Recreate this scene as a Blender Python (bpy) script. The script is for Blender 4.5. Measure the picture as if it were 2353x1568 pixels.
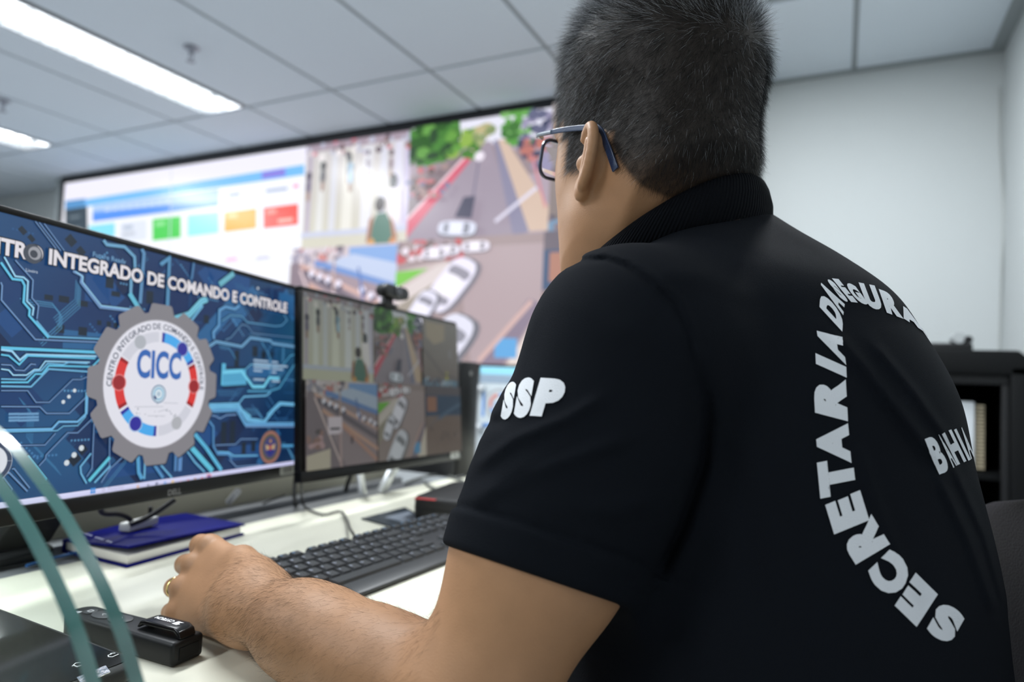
import bpy, bmesh, math, random
import numpy as np
from mathutils import Vector, Matrix, Quaternion

# ------------------------------------------------------------ empty scene, camera, world, light, exposure
for _o in list(bpy.data.objects):
    bpy.data.objects.remove(_o)
SC = bpy.context.scene
COL = SC.collection
random.seed(7)
RNG = np.random.default_rng(7)

EYE = 1.01                       # height of the lens above the floor
CAM = np.array([0.0, 0.0, EYE])
FPX = 1530.0                     # focal length in pixels of the 2353 px wide frame


def camera_axes(yaw=26.4, pitch=3.1, roll=2.4):
    y, p, r = np.radians([yaw, pitch, roll])
    fw = np.array([-np.sin(y) * np.cos(p), np.cos(y) * np.cos(p), np.sin(p)])
    rt = np.array([np.cos(y), np.sin(y), 0.0])
    up = np.cross(rt, fw)
    rt = rt * np.cos(r) + up * np.sin(r)
    up = np.cross(rt, fw)
    return rt, up, fw


RT, UP, FW = camera_axes()


def ray(x, y):
    return FW + RT * ((x - 1176.5) / FPX) - UP * ((y - 784.0) / FPX)


def at(x, y, depth):
    """A point of the room seen at pixel x, y of the photograph, depth metres in front of the lens."""
    return CAM + ray(x, y) * depth


def on_z(x, y, z):
    d = ray(x, y)
    return CAM + d * ((z - EYE) / d[2])


def on_y(x, y, Y):
    d = ray(x, y)
    return CAM + d * (Y / d[1])


def on_x(x, y, X):
    d = ray(x, y)
    return CAM + d * (X / d[0])


cd = bpy.data.cameras.new('camera')
cam = bpy.data.objects.new('camera', cd)
COL.objects.link(cam)
cam.matrix_world = Matrix(((RT[0], UP[0], -FW[0], CAM[0]), (RT[1], UP[1], -FW[1], CAM[1]),
                           (RT[2], UP[2], -FW[2], CAM[2]), (0, 0, 0, 1)))
cd.sensor_width = 36.0
cd.lens = FPX / 2353 * 36.0
cd.clip_start = 0.02
cd.dof.use_dof = True
cd.dof.focus_distance = 0.525
cd.dof.aperture_fstop = 3.9
SC.camera = cam

world = bpy.data.worlds.new('world')
SC.world = world
world.use_nodes = True
world.node_tree.nodes['Background'].inputs[0].default_value = (0.75, 0.85, 1.0, 1)
world.node_tree.nodes['Background'].inputs[1].default_value = 0.05

SC.cycles.max_bounces, SC.cycles.diffuse_bounces, SC.cycles.glossy_bounces, SC.cycles.transmission_bounces = 8, 4, 3, 8
SC.cycles.adaptive_threshold = .02
SC.cycles.caustics_reflective = SC.cycles.caustics_refractive = False

SC.view_settings.view_transform = 'Standard'
SC.view_settings.look = 'None'
SC.view_settings.gamma = 1.0
SC.view_settings.use_curve_mapping = False
SC.view_settings.exposure = 0.0

LAMP_W = 42.0                    # watts of each ceiling fixture
LAMP_COL = (0.93, 0.97, 1.0)

# ------------------------------------------------------------ helpers


def tag(o, label=None, cat=None, group=None, kind=None):
    if label: o['label'] = label
    if cat: o['category'] = cat
    if group: o['group'] = group
    if kind: o['kind'] = kind
    return o


def empty(name, loc, rz=0.0):
    o = bpy.data.objects.new(name, None)
    COL.objects.link(o)
    o.location = loc
    o.rotation_euler = (0, 0, rz)
    return o


def vec3(*a):
    return np.array(a, float)


MATS = {}


def mat(name, col=(0.8, 0.8, 0.8), rough=0.5, metal=0.0, spec=0.5, bump=0.0, bscale=200.0, var=0.0, vscale=20.0, emit=None, estr=0.0,
        trans=0.0, ior=1.45, coat=0.0, sheen=0.0, sss=0.0):
    if name in MATS:
        return MATS[name]
    m = bpy.data.materials.new(name)
    m.use_nodes = True
    nt = m.node_tree
    b = nt.nodes['Principled BSDF']
    b.inputs['Base Color'].default_value = (*col, 1)
    b.inputs['Roughness'].default_value = rough
    b.inputs['Metallic'].default_value = metal
    b.inputs['Specular IOR Level'].default_value = spec
    b.inputs['Transmission Weight'].default_value = trans
    b.inputs['IOR'].default_value = ior
    b.inputs['Coat Weight'].default_value = coat
    b.inputs['Sheen Weight'].default_value = sheen
    if sss:
        b.inputs['Subsurface Weight'].default_value = sss
        b.inputs['Subsurface Radius'].default_value = (1.0, 0.35, 0.2)
        b.inputs['Subsurface Scale'].default_value = 0.006
    if emit:
        b.inputs['Emission Color'].default_value = (*emit, 1)
        b.inputs['Emission Strength'].default_value = estr
    L = nt.links.new
    if var or bump:
        tc = nt.nodes.new('ShaderNodeTexCoord')
    if var:
        n = nt.nodes.new('ShaderNodeTexNoise')
        n.inputs['Scale'].default_value = vscale
        n.inputs['Detail'].default_value = 4
        L(tc.outputs['Object'], n.inputs['Vector'])
        mx = nt.nodes.new('ShaderNodeMix')
        mx.data_type = 'RGBA'
        mx.inputs[6].default_value = (*[max(0, c * (1 - var)) for c in col], 1)
        mx.inputs[7].default_value = (*[min(1, c * (1 + var)) for c in col], 1)
        L(n.outputs['Fac'], mx.inputs[0])
        L(mx.outputs[2], b.inputs['Base Color'])
    if bump:
        n2 = nt.nodes.new('ShaderNodeTexNoise')
        n2.inputs['Scale'].default_value = bscale
        n2.inputs['Detail'].default_value = 3
        L(tc.outputs['Object'], n2.inputs['Vector'])
        bp = nt.nodes.new('ShaderNodeBump')
        bp.inputs['Strength'].default_value = bump
        bp.inputs['Distance'].default_value = 0.002
        L(n2.outputs['Fac'], bp.inputs['Height'])
        L(bp.outputs['Normal'], b.inputs['Normal'])
    MATS[name] = m
    return m


class MB:
    """Collects shapes in world coordinates and links them as one mesh object."""

    def __init__(s):
        s.v, s.f, s.n = [], [], 0

    def add(s, vs, fs):
        s.v += [tuple(map(float, v)) for v in vs]
        s.f += [tuple(i + s.n for i in f) for f in fs]
        s.n += len(vs)
        return s

    def hexa(s, p):
        return s.add(p, [(0, 3, 2, 1), (4, 5, 6, 7), (0, 1, 5, 4), (1, 2, 6, 5), (2, 3, 7, 6), (3, 0, 4, 7)])

    def box(s, lo, hi):
        (a, b, c), (d, e, f) = lo, hi
        return s.hexa([(a, b, c), (d, b, c), (d, e, c), (a, e, c), (a, b, f), (d, b, f), (d, e, f), (a, e, f)])

    def obox(s, o, u, v, w):
        """box with corner o and edge vectors u, v, w"""
        o, u, v, w = map(np.asarray, (o, u, v, w))
        return s.hexa([o, o + u, o + u + v, o + v, o + w, o + u + w, o + u + v + w, o + v + w])

    def prism(s, poly, o, u, v, w):
        """2-D outline poly in the axes u, v at o, extruded along w"""
        o, u, v, w = map(np.asarray, (o, u, v, w))
        n = len(poly)
        lo = [o + u * a + v * b for a, b in poly]
        vs = lo + [p + w for p in lo]
        fs = [tuple(range(n))[::-1], tuple(range(n, 2 * n))] + [(i, (i + 1) % n, n + (i + 1) % n, n + i) for i in range(n)]
        return s.add(vs, fs)

    def tube(s, pts, r, n=10, cap=True):
        pts = [np.asarray(p, float) for p in pts]
        rs = r if hasattr(r, '__len__') else [r] * len(pts)
        vs, fs = [], []
        t0 = pts[1] - pts[0]
        a = np.array([0, 0, 1.0]) if abs(t0[2]) < 0.9 * np.linalg.norm(t0) else np.array([1.0, 0, 0])
        for i, p in enumerate(pts):
            t = pts[min(i + 1, len(pts) - 1)] - pts[max(i - 1, 0)]
            t = t / (np.linalg.norm(t) + 1e-12)
            a = a - t * (a @ t)
            a /= np.linalg.norm(a) + 1e-12
            b = np.cross(t, a)
            for k in range(n):
                q = 2 * math.pi * k / n
                vs.append(p + rs[i] * (a * math.cos(q) + b * math.sin(q)))
        for i in range(len(pts) - 1):
            for k in range(n):
                k2 = (k + 1) % n
                fs.append((i * n + k, i * n + k2, (i + 1) * n + k2, (i + 1) * n + k))
        if cap:
            fs += [tuple(range(n))[::-1], tuple((len(pts) - 1) * n + k for k in range(n))]
        return s.add(vs, fs)

    def lathe(s, prof, o, axis=(0, 0, 1), n=24):
        """profile of (radius, height) turned about axis at o"""
        o, ax = np.asarray(o, float), np.asarray(axis, float)
        ax = ax / np.linalg.norm(ax)
        a = np.cross(ax, (1, 0, 0) if abs(ax[0]) < 0.9 else (0, 1, 0))
        a /= np.linalg.norm(a)
        b = np.cross(ax, a)
        vs, fs = [], []
        for r, h in prof:
            for k in range(n):
                q = 2 * math.pi * k / n
                vs.append(o + ax * h + r * (a * math.cos(q) + b * math.sin(q)))
        for i in range(len(prof) - 1):
            for k in range(n):
                k2 = (k + 1) % n
                fs.append((i * n + k, i * n + k2, (i + 1) * n + k2, (i + 1) * n + k))
        fs += [tuple(range(n))[::-1], tuple((len(prof) - 1) * n + k for k in range(n))]
        return s.add(vs, fs)

    def build(s, name, m, parent=None, smooth=False, bevel=0.0, seg=2, sub=0, edge=40):
        me = bpy.data.meshes.new(name)
        me.from_pydata(s.v, [], s.f)
        me.validate()
        bm = bmesh.new()
        bm.from_mesh(me)
        bmesh.ops.recalc_face_normals(bm, faces=bm.faces)
        bm.to_mesh(me)
        bm.free()
        if m: me.materials.append(m)
        return link_mesh(name, me, parent, smooth, bevel, seg, sub, edge)


def link_mesh(name, me, parent=None, smooth=False, bevel=0.0, seg=2, sub=0, edge=40):
    if smooth:
        me.polygons.foreach_set('use_smooth', [True] * len(me.polygons))
        if edge < 180:
            me.set_sharp_from_angle(angle=math.radians(edge))
    o = bpy.data.objects.new(name, me)
    COL.objects.link(o)
    if bevel:
        b = o.modifiers.new('bevel', 'BEVEL')
        b.width, b.segments, b.limit_method, b.angle_limit = bevel, seg, 'ANGLE', math.radians(35)
        b.harden_normals = False
        me.polygons.foreach_set('use_smooth', [True] * len(me.polygons))
    if sub:
        m_ = o.modifiers.new('sub', 'SUBSURF')
        m_.levels = m_.render_levels = sub
    if parent is not None:
        p, M = parent, Matrix()
        while p is not None:
            M = p.matrix_basis @ M
            p = p.parent
        o.parent = parent
        o.matrix_basis = M.inverted()
    return o


def smooth_path(pts, n=8):
    """Catmull-Rom curve through the points"""
    P = [np.asarray(p, float) for p in pts]
    P = [2 * P[0] - P[1]] + P + [2 * P[-1] - P[-2]]
    out = []
    for i in range(1, len(P) - 2):
        for k in range(n):
            t = k / n
            a, b, c, d = P[i - 1], P[i], P[i + 1], P[i + 2]
            out.append(0.5 * (2 * b + (c - a) * t + (2 * a - 5 * b + 4 * c - d) * t * t + (3 * b - a - 3 * c + d) * t ** 3))
    out.append(P[-2])
    return out


def rrect(w, h, r, n=6, cx=0.0, cy=0.0):
    out = []
    for sx, sy, a0 in ((1, 1, 0), (-1, 1, 90), (-1, -1, 180), (1, -1, 270)):
        for k in range(n + 1):
            a = math.radians(a0 + 90 * k / n)
            out.append((cx + sx * (w / 2 - r) + r * math.cos(a), cy + sy * (h / 2 - r) + r * math.sin(a)))
    return out
QUICK = False
# ------------------------------------------------------------ the room
CEIL = 2.49
YB, XR, XL, YF = 3.37, 0.60, -7.6, -2.6
WALL = mat('wall_paint', (.53, .56, .565), rough=.75, bump=.05, bscale=300)
TILE = mat('ceiling_tile', (.67, .735, .80), rough=.85, bump=.15, bscale=400, var=.03, vscale=120)
TEE = mat('ceiling_gap', (.33, .36, .38), rough=.7)
FLOOR = mat('floor_vinyl', (.30, .31, .32), rough=.45, var=.08, vscale=30)
TRIM = mat('trim_grey', (.30, .33, .34), rough=.6)


def struct(o):
    o['kind'] = 'structure'
    return o


struct(MB().box((XL, YF, -.1), (XR + .2, YB + .2, 0)).build('floor', FLOOR))
struct(MB().box((XL - .2, YB, 0), (XR + .2, YB + .2, CEIL + .1)).build('wall_back', WALL))
struct(MB().box((XR, YF, 0), (XR + .2, YB, CEIL + .1)).build('wall_right', WALL))
struct(MB().box((XL - .2, YF, 0), (XL, YB, CEIL + .1)).build('wall_left', WALL))
struct(MB().box((XL - .2, YF - .2, 0), (XR + .2, YF, CEIL + .1)).build('wall_front', WALL))
struct(MB().box((XR - .05, YF, CEIL - .012), (XR, YB, CEIL)).build('trim_1', TRIM))
struct(MB().box((-.70, YB - .035, CEIL - .012), (XR - .05, YB, CEIL)).build('trim_2', TRIM))
struct(MB().box((XR - .012, YF, 0), (XR, YB, .09)).build('baseboard_right', TRIM))
struct(MB().box((-7.6, YB - .012, 0), (XR - .012, YB, .09)).build('baseboard_back', TRIM))
struct(MB().box((XL, 3.02, 1.98), (-6.05, YB, 2.12)).build('trim_3', mat('soffit', (.48, .50, .48), rough=.7)))

# suspended ceiling: lay-in tiles on a grid, left out where a fixture sits
xs = [.033 - .618 * k for k in range(-1, 14)]
ys = [2.642 + 1.2475 * k for k in range(-5, 2)]
LAMPS = [(-3.225, 2.018), (-5.075, 2.018), (-.125, 1.89), (-1.37, .77), (-3.225, -.477), (-5.075, -.477), (-1.37, -1.72)]  # last fixture is added, out of view, to brighten surfaces facing the lens
mb = MB()
g = .011
for i in range(len(xs) - 1):
    for j in range(len(ys) - 1):
        x1, x0, y0, y1 = min(xs[i], XR), max(xs[i + 1], XL), max(ys[j], YF), min(ys[j + 1], YB)
        if x1 - x0 < .05 or y1 - y0 < .05: continue
        hole = [l for l in LAMPS if x0 < l[0] < x1 and y0 < l[1] < y1]
        if hole:
            lx = hole[0][0]
            for a, b in ((x0 + g, lx - .15), (lx + .15, x1 - g)):
                if b - a > .02: mb.box((a, y0 + g, CEIL - .004), (b, y1 - g, CEIL + .014))
        else:
            mb.box((x0 + g, y0 + g, CEIL - .004), (x1 - g, y1 - g, CEIL + .014))
ceil = mb
n0 = len(mb.f)
for i, x in enumerate(xs):
    if XL < x < XR: mb.box((x - g - .001, YF, CEIL + .002), (x + g + .001, YB, CEIL + .02))
for y in ys:
    if YF < y < YB: mb.box((XL, y - g - .001, CEIL + .003), (XR, y + g + .001, CEIL + .02))
o = mb.build('ceiling', TILE)
o.data.materials.append(TEE)
for k, p in enumerate(o.data.polygons):
    if k >= n0: p.material_index = 1
struct(o)
struct(MB().box((XL - .2, YF - .2, CEIL + .16), (XR + .2, YB + .2, CEIL + .2)).build('ceiling', TILE))

# ceiling fixtures: recessed tray, cross louvres and two tubes
TRAY = mat('lamp_reflector', (.86, .88, .90), rough=.25, metal=.6)
TUBE = mat('lamp_tube', (1, 1, 1), emit=(.95, .98, 1.0), estr=9.0)
CAPM = mat('lamp_cap', (.75, .77, .80), rough=.4)
WHERE = ['long louvred ceiling light at the left over the video wall end', 'short stretch of louvred ceiling light at the far left edge', 'louvred ceiling light over the right end of the desk', 'louvred ceiling light above the desk',
         'louvred ceiling light over the left aisle behind the desk', 'louvred ceiling light in the left corner of the room', 'added louvred ceiling light, out of view, furthest back from the video wall']
for (x, y), lab in zip(LAMPS, WHERE):
    r = empty('ceiling_light', (x, y, CEIL))
    tag(r, lab, 'ceiling light', 'ceiling lights')
    m_ = MB()
    a, b = .145, .605
    z0, z1 = CEIL - .012, CEIL + .085
    m_.box((x - a, y - b, z1), (x + a, y + b, z1 + .006))
    for s in (-1, 1):
        m_.hexa([(x + s * a, y - b, z0), (x + s * (a + .008), y - b, z0), (x + s * (a + .008), y + b, z0), (x + s * a, y + b, z0),
                 (x + s * (a - .02), y - b, z1), (x + s * (a - .01), y - b, z1), (x + s * (a - .01), y + b, z1), (x + s * (a - .02), y + b, z1)])
        m_.box((x - a, y + s * b - .004, z0), (x + a, y + s * b + .004, z1))
    m_.build('tray', TRAY, r)
    m_ = MB()
    for k in range(15):
        yy = y - b + (k + .5) * (2 * b / 15)
        m_.prism([(-a + .005, .0), (a - .005, .0), (a - .02, .035), (.02, .012), (-.02, .012), (-a + .02, .035)], (x, yy, z0 - .004), (1, 0, 0), (0, 0, 1), (0, .004, 0))
    m_.box((x - .004, y - b, z0), (x + .004, y + b, z0 + .03))
    m_.build('louvre', TRAY, r)
    for s in (-1, 1):
        MB().tube([(x + s * .07, y - b + .03, CEIL + .052), (x + s * .07, y + b - .03, CEIL + .052)], .0135, 14).build('tube', TUBE, r, smooth=True)
    for s in (-1, 1):
        for e in (-1, 1):
            MB().tube([(x + s * .07, y + e * (b - .03), CEIL + .052), (x + s * .07, y + e * (b - .004), CEIL + .052)], .017, 12).build('tube_holder', CAPM, r)
    ld = bpy.data.lights.new('lamp_light', 'AREA')
    ld.shape, ld.size, ld.size_y, ld.energy, ld.color = 'RECTANGLE', .26, 1.16, LAMP_W, LAMP_COL
    lo = bpy.data.objects.new('lamp_light', ld)
    COL.objects.link(lo)
    lo.parent = r
    lo.location = (0, 0, -.022)

# sprinkler heads
SPR = mat('sprinkler_metal', (.32, .33, .38), rough=.4, metal=.7)
for (px, py), lab in (((440, 112), 'small sprinkler head hanging beside the long ceiling light'), ((8, 232), 'small sprinkler head at the far left between the two ceiling lights')):
    p = on_z(px, py, CEIL - .01)
    r = empty('sprinkler_head', p)
    tag(r, lab, 'sprinkler', 'ceiling sprinklers')
    MB().lathe([(.036, .006), (.036, .002), (.018, -.003), (.012, -.02), (.011, -.028)], p, n=20).build('escutcheon', SPR, r, smooth=True)
    m_ = MB()
    for s in (-1, 1):
        m_.tube([p + vec3(.010 * s, 0, -.026), p + vec3(.014 * s, 0, -.042), p + vec3(.003 * s, 0, -.058)], .0028, 8)
    m_.lathe([(.004, -.056), (.021, -.060), (.021, -.063), (.004, -.065)], p, n=18)
    m_.build('deflector', SPR, r)

# low cabinet in the far corner, with a binder on its shelf and a device on top
BLK = mat('black_steel', (.0035, .004, .0045), rough=.55, spec=.15)
DRK = mat('dark_plastic', (.010, .0105, .0115), rough=.5, spec=.25)
c0 = on_y(2150, 803, 2.45)
zt = c0[2]
xa, xb, ya, yb = -.16, .53, 2.45, 3.05
r = empty('cabinet', ((xa + xb) / 2, (ya + yb) / 2, 0))
tag(r, 'black steel cabinet with a chamfered top in the corner behind the chair', 'cabinet')
m_ = MB()
ch = .05
side = [(ya, 0), (yb, 0), (yb, zt), (ya, zt)]
m_.box((xa, yb - .012, 0), (xb, yb, zt))
for x in (xa, xb - .075):
    m_.box((x, ya, 0), (x + .075, yb - .012, zt - ch))
m_.prism([(xa, zt - .075), (xb, zt - .075), (xb, zt - ch), (xb - ch * 1.1, zt), (xa + ch * 1.1, zt), (xa, zt - ch)], (0, ya, 0), (1, 0, 0), (0, 0, 1), (0, yb - ya, 0))
m_.box((xa, ya, 0), (xb, yb, .08))
m_.build('body', BLK, r, bevel=.004)
m_ = MB()
m_.box((xa + .075, ya + .012, zt - .105), (xb - .075, ya + .035, zt - .0751))
for x in (xa + .0751, xb - .095):
    m_.box((x, ya + .012, .08), (x + .02, ya + .035, zt - .105))
m_.build('door_frame', DRK, r, bevel=.003)
for z in (.42, zt - .375):
    MB().box((xa + .08, ya + .04, z - .02), (xb - .08, yb - .012, z)).build('shelf', BLK, r)
zs = zt - .375
p = on_y(2213, 960, 2.56)
m_ = MB()
zs += .0006
r2 = empty('binder', (p[0], 2.6, zs))
tag(r2, 'white ring binder with a tan comb edge standing in the black cabinet', 'binder')
MB().box((p[0] - .10, 2.52, zs), (p[0] + .025, 2.72, zs + .215)).build('cover', mat('binder_white', (.72, .76, .80), rough=.5), r2, bevel=.003)
m_ = MB()
for k in range(18):
    m_.box((p[0] + .026, 2.53, zs + .006 + k * .0113), (p[0] + .052, 2.70, zs + .0135 + k * .0113))
m_.build('comb', mat('tan_comb', (.42, .36, .25), rough=.5), r2)
q = on_y(2196, 803, 2.62)
zt += .0006
r3 = empty('radio', (q[0], 2.62, zt))
tag(r3, 'small grey and black radio lying on the black cabinet', 'radio')
MB().box((q[0] - .10, 2.60, zt), (q[0] + .045, 2.70, zt + .03)).build('body', DRK, r3, bevel=.006)
MB().tube([(q[0] + .008, 2.61, zt + .048), (q[0] + .008, 2.69, zt + .048)], .0185, 16).build('roll', mat('grey_plastic', (.35, .37, .38), rough=.5), r3, smooth=True)
MB().tube([(q[0] + .034, 2.61, zt + .042), (q[0] + .034, 2.69, zt + .042)], .0125, 14).build('knob', DRK, r3, smooth=True)

# thin cable running down the back wall
pts = [on_y(x, y, YB - .006) for x, y in ((2297, 200), (2298, 330), (2304, 430), (2306, 520), (2301, 640), (2297, 800), (2296, 980), (2296, 1200))]
tag(MB().tube(smooth_path(pts), .0035, 8).build('cable', mat('cable_grey', (.45, .47, .46), rough=.5), smooth=True), 'thin grey cable running down the white wall near the corner', 'cable')
# ------------------------------------------------------------ desk
TOP = .75
DX0, DX1, DY0, DY1 = -.880, -.172, -.55, 2.15
LAM = mat('desk_laminate', (.745, .735, .615), rough=.38, bump=.04, bscale=900, var=.02, vscale=8)
EDGE = mat('desk_edge', (.55, .54, .46), rough=.5)
ALU = mat('rail_aluminium', (.30, .31, .33), rough=.35, metal=.6)
PANEL = mat('desk_screen', (.36, .35, .28), rough=.7)
LEGM = mat('desk_leg', (.35, .36, .37), rough=.4, metal=.5)
desk = empty('desk', ((DX0 + DX1) / 2, (DY0 + DY1) / 2, 0))
tag(desk, 'long cream laminate desk under the monitors and keyboard', 'desk')
MB().box((DX0, DY0, TOP - .028), (DX1, DY1, TOP)).build('desktop', LAM, desk, bevel=.004, seg=3)
MB().box((-.935, DY0, TOP - .03), (-.884, 1.40, TOP - .003)).build('rear_rail', ALU, desk, bevel=.002)
MB().box((-1.012, DY0, TOP - .075), (-.936, 1.40, TOP - .065)).build('cable_channel', BLK, desk)
MB().box((-1.025, DY0, TOP - .064), (-.985, 1.40, TOP - .003)).build('channel_cover', ALU, desk, bevel=.003)
dv = MB().box((-1.062, DY0, .25), (-1.032, 1.40, TOP + .125)).build('divider_panel', PANEL, bevel=.004)
tag(dv, 'olive grey fabric desk divider standing behind the monitors', 'divider')
for y in (DY0 + .05, DY1 - .10):
    MB().box((-.98, y, 0), (-.30, y + .04, TOP - .03)).build('leg_panel', LEGM, desk, bevel=.003)

TOP += .0005                     # things stand a hair above the laminate
# ------------------------------------------------------------ monitors: two alike, turned a little
BEZ = mat('bezel_black', (.008, .0085, .009), rough=.32, spec=.25)
SHELL = mat('monitor_shell', (.018, .019, .021), rough=.5)
SILV = mat('stand_silver', (.62, .64, .66), rough=.3, metal=.7)
PALE = mat('sticker_white', (.55, .56, .54), rough=.6)
INK = mat('sticker_ink', (.18, .18, .18), rough=.7)
GREYT = mat('emblem_grey', (.22, .22, .22), rough=.4, metal=.5)


def mon_axes(c, yaw, tilt, roll):
    a, t, r = np.radians([yaw, tilt, roll])
    u = vec3(-math.sin(a), math.cos(a), 0)
    n = vec3(math.cos(a), math.sin(a), 0)
    v = vec3(0, 0, 1) * math.cos(t) - n * math.sin(t)
    n = np.cross(u, v)
    u, v = u * math.cos(r) + v * math.sin(r), v * math.cos(r) - u * math.sin(r)
    return np.asarray(c) + vec3(0, 0, EYE), u, v, np.cross(u, v)


SW, SH = .5313, .2989
MON1 = mon_axes((-.7994, .6031, -.0084), 9.345, 3.33, -1.27)
MON2 = mon_axes((-.8085, 1.0992, -.0241), 2.687, 5.36, -1.27)


def text_tris(s, size=1.0, bold=0.0, align='LEFT'):
    cu = bpy.data.curves.new('t', 'FONT')
    cu.body, cu.size, cu.offset, cu.align_x = s, size, bold, align
    cu.resolution_u = 4
    ob = bpy.data.objects.new('t', cu)
    COL.objects.link(ob)
    dg = bpy.context.evaluated_depsgraph_get()
    me = ob.evaluated_get(dg).to_mesh()
    vs = [(v.co.x, v.co.y) for v in me.vertices]
    fs = [tuple(p.vertices) for p in me.polygons]
    ob.evaluated_get(dg).to_mesh_clear()
    bpy.data.objects.remove(ob)
    bpy.data.curves.remove(cu)
    return vs, fs


def flat_text(s, o, u, v, width=None, height=None, bold=.0, lift=None, centre=False):
    """a thin mesh builder holding a line of writing; width or height in metres"""
    vs, fs = text_tris(s, 1.0, bold)
    x0, x1 = min(a for a, b in vs), max(a for a, b in vs)
    y0, y1 = min(b for a, b in vs), max(b for a, b in vs)
    sx = width / (x1 - x0) if width else height / (y1 - y0)
    sy = height / (y1 - y0) if height else sx
    if not width: sx = sy
    k = -(x1 - x0) * sx / 2 if centre else 0
    mb = MB()
    o, u, v = map(np.asarray, (o, u, v))
    return mb.add([o + u * ((a - x0) * sx + k) + v * ((b - y0) * sy) + (0 if lift is None else lift) for a, b in vs], fs)


def monitor(M, label, stand):
    c, u, v, n = M
    r = empty('monitor', (c[0] - .06, c[1], TOP))
    tag(r, label, 'monitor', 'desk monitors')
    b, bb = .007, .019
    w, h = SW, SH
    m_ = MB()
    fr = lambda a0, a1, b0, b1, d0, d1: m_.obox(c + u * a0 + v * b0 + n * d0, u * (a1 - a0), v * (b1 - b0), n * (d1 - d0))
    fr(-w / 2 - b, w / 2 + b, h / 2, h / 2 + b, -.012, .0015)
    fr(-w / 2 - b, w / 2 + b, -h / 2 - bb, -h / 2, -.012, .004)
    fr(-w / 2 - b, -w / 2, -h / 2, h / 2, -.012, .0015)
    fr(w / 2, w / 2 + b, -h / 2, h / 2, -.012, .0015)
    m_.build('bezel', BEZ, r, bevel=.0012)
    m_ = MB()
    m_.hexa([c + u * a * (w / 2 + b) * k + v * (h / 2 * e * k - .006) + n * d for k, d in ((.99, -.012), (.72, -.045)) for a, e in ((-1, -1), (1, -1), (1, 1), (-1, 1))])
    m_.build('shell', SHELL, r, bevel=.006)
    if stand == 'plate':
        m_ = MB()
        m_.prism(rrect(.105, .21, .03), (-.968, c[1] - .165, TOP), (1, 0, 0), (0, 1, 0), (0, 0, .011))
        m_.build('stand_base', BEZ, r, bevel=.003)
        MB().hexa([(-.985, c[1] - .13, TOP + .011), (-.945, c[1] - .13, TOP + .011), (-.945, c[1] - .06, TOP + .011), (-.985, c[1] - .06, TOP + .011),
                   (-.875, c[1] - .04, c[2] + .05), (-.845, c[1] - .04, c[2] + .05), (-.845, c[1] + .04, c[2] + .05), (-.875, c[1] + .04, c[2] + .05)]).build('stand_neck', SHELL, r, bevel=.006)
        p, q = on_x(546, 1130, -.90), on_x(526, 1154, -.935)
        MB().tube([p, q], .006, 12).build('stand_leg', SILV, r, smooth=True)
    else:
        for p0, p1, rad in (((908, 1070), (876, 1130), .0105), ((826, 1085), (834, 1137), .006)):
            p, q = on_x(*p0, -.86), on_z(*p1, TOP + .004)
            m2 = MB()
            w_ = vec3(0, 1, 0) * rad
            d_ = vec3(1, 0, 0) * .008
            m2.hexa([q - w_ - d_, q + w_ - d_, q + w_ + d_, q - w_ + d_, p - w_ - d_, p + w_ - d_, p + w_ + d_, p - w_ + d_])
            m2.build('stand_leg', SILV, r, bevel=.003)
        MB().tube([on_x(865, 1062, -.87), c - n * .05 + v * -.08], .016, 14).build('stand_neck', SILV, r, smooth=True)
    # maker's emblem on the lower bezel and an asset sticker at its corner
    e = c - v * (h / 2 + .0125) + n * .0043 - u * .0
    if stand == 'plate':
        flat_text('DELL', e - v * .0035, u, v, height=.0075, bold=.02, centre=True).build('emblem', GREYT, r)
    sk = c + u * (w / 2 - .043) - v * (h / 2 + .016) + n * .0042
    st = MB().prism(rrect(.040, .013, .003), sk + u * .02 + v * .0085, u, v, n * .0006).build('asset_sticker', PALE, r)
    m2 = MB()
    for k in range(9):
        m2.obox(sk + u * (.007 + k * .003) + v * .004 + n * .0006, u * (.0012 + .0008 * (k % 2)), v * .009, n * .0002)
    m2.build('barcode', INK, st)
    return r


mon1 = monitor(MON1, 'near monitor showing the blue circuit board wallpaper and gear logo', 'plate')
mon2 = monitor(MON2, 'far monitor showing street camera views, with a webcam on top', 'legs')

# webcam clipped on the far monitor
c, u, v, n = MON2
k = c + v * (SH / 2 + .007) + u * (-.010)
r = empty('webcam', k)
tag(r, 'black webcam clipped to the top edge of the far monitor', 'webcam')
WEB = mat('webcam_black', (.008, .008, .009), rough=.35)
m_ = MB()
m_.prism([(a, b) for a, b in rrect(.086, .025, .0122, 8)], k + v * .029 + n * -.004, u, v, n * .026)
m_.build('body', WEB, r, bevel=.004, seg=3)
MB().lathe([(.011, 0), (.012, .002), (.010, .0035), (.004, .0036)], k + v * .029 + n * .022, n, 24).build('lens', mat('lens_glass', (.01, .01, .015), rough=.08, coat=1), r, smooth=True)
m_ = MB()
m_.obox(k - u * .012 + v * .001 - n * .012, u * .024, v * .019, n * .014)
m_.obox(k - u * .025 + v * .0005 - n * .018, u * .05, v * .006, n * .024)
m_.build('clip', WEB, r, bevel=.002)

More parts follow.
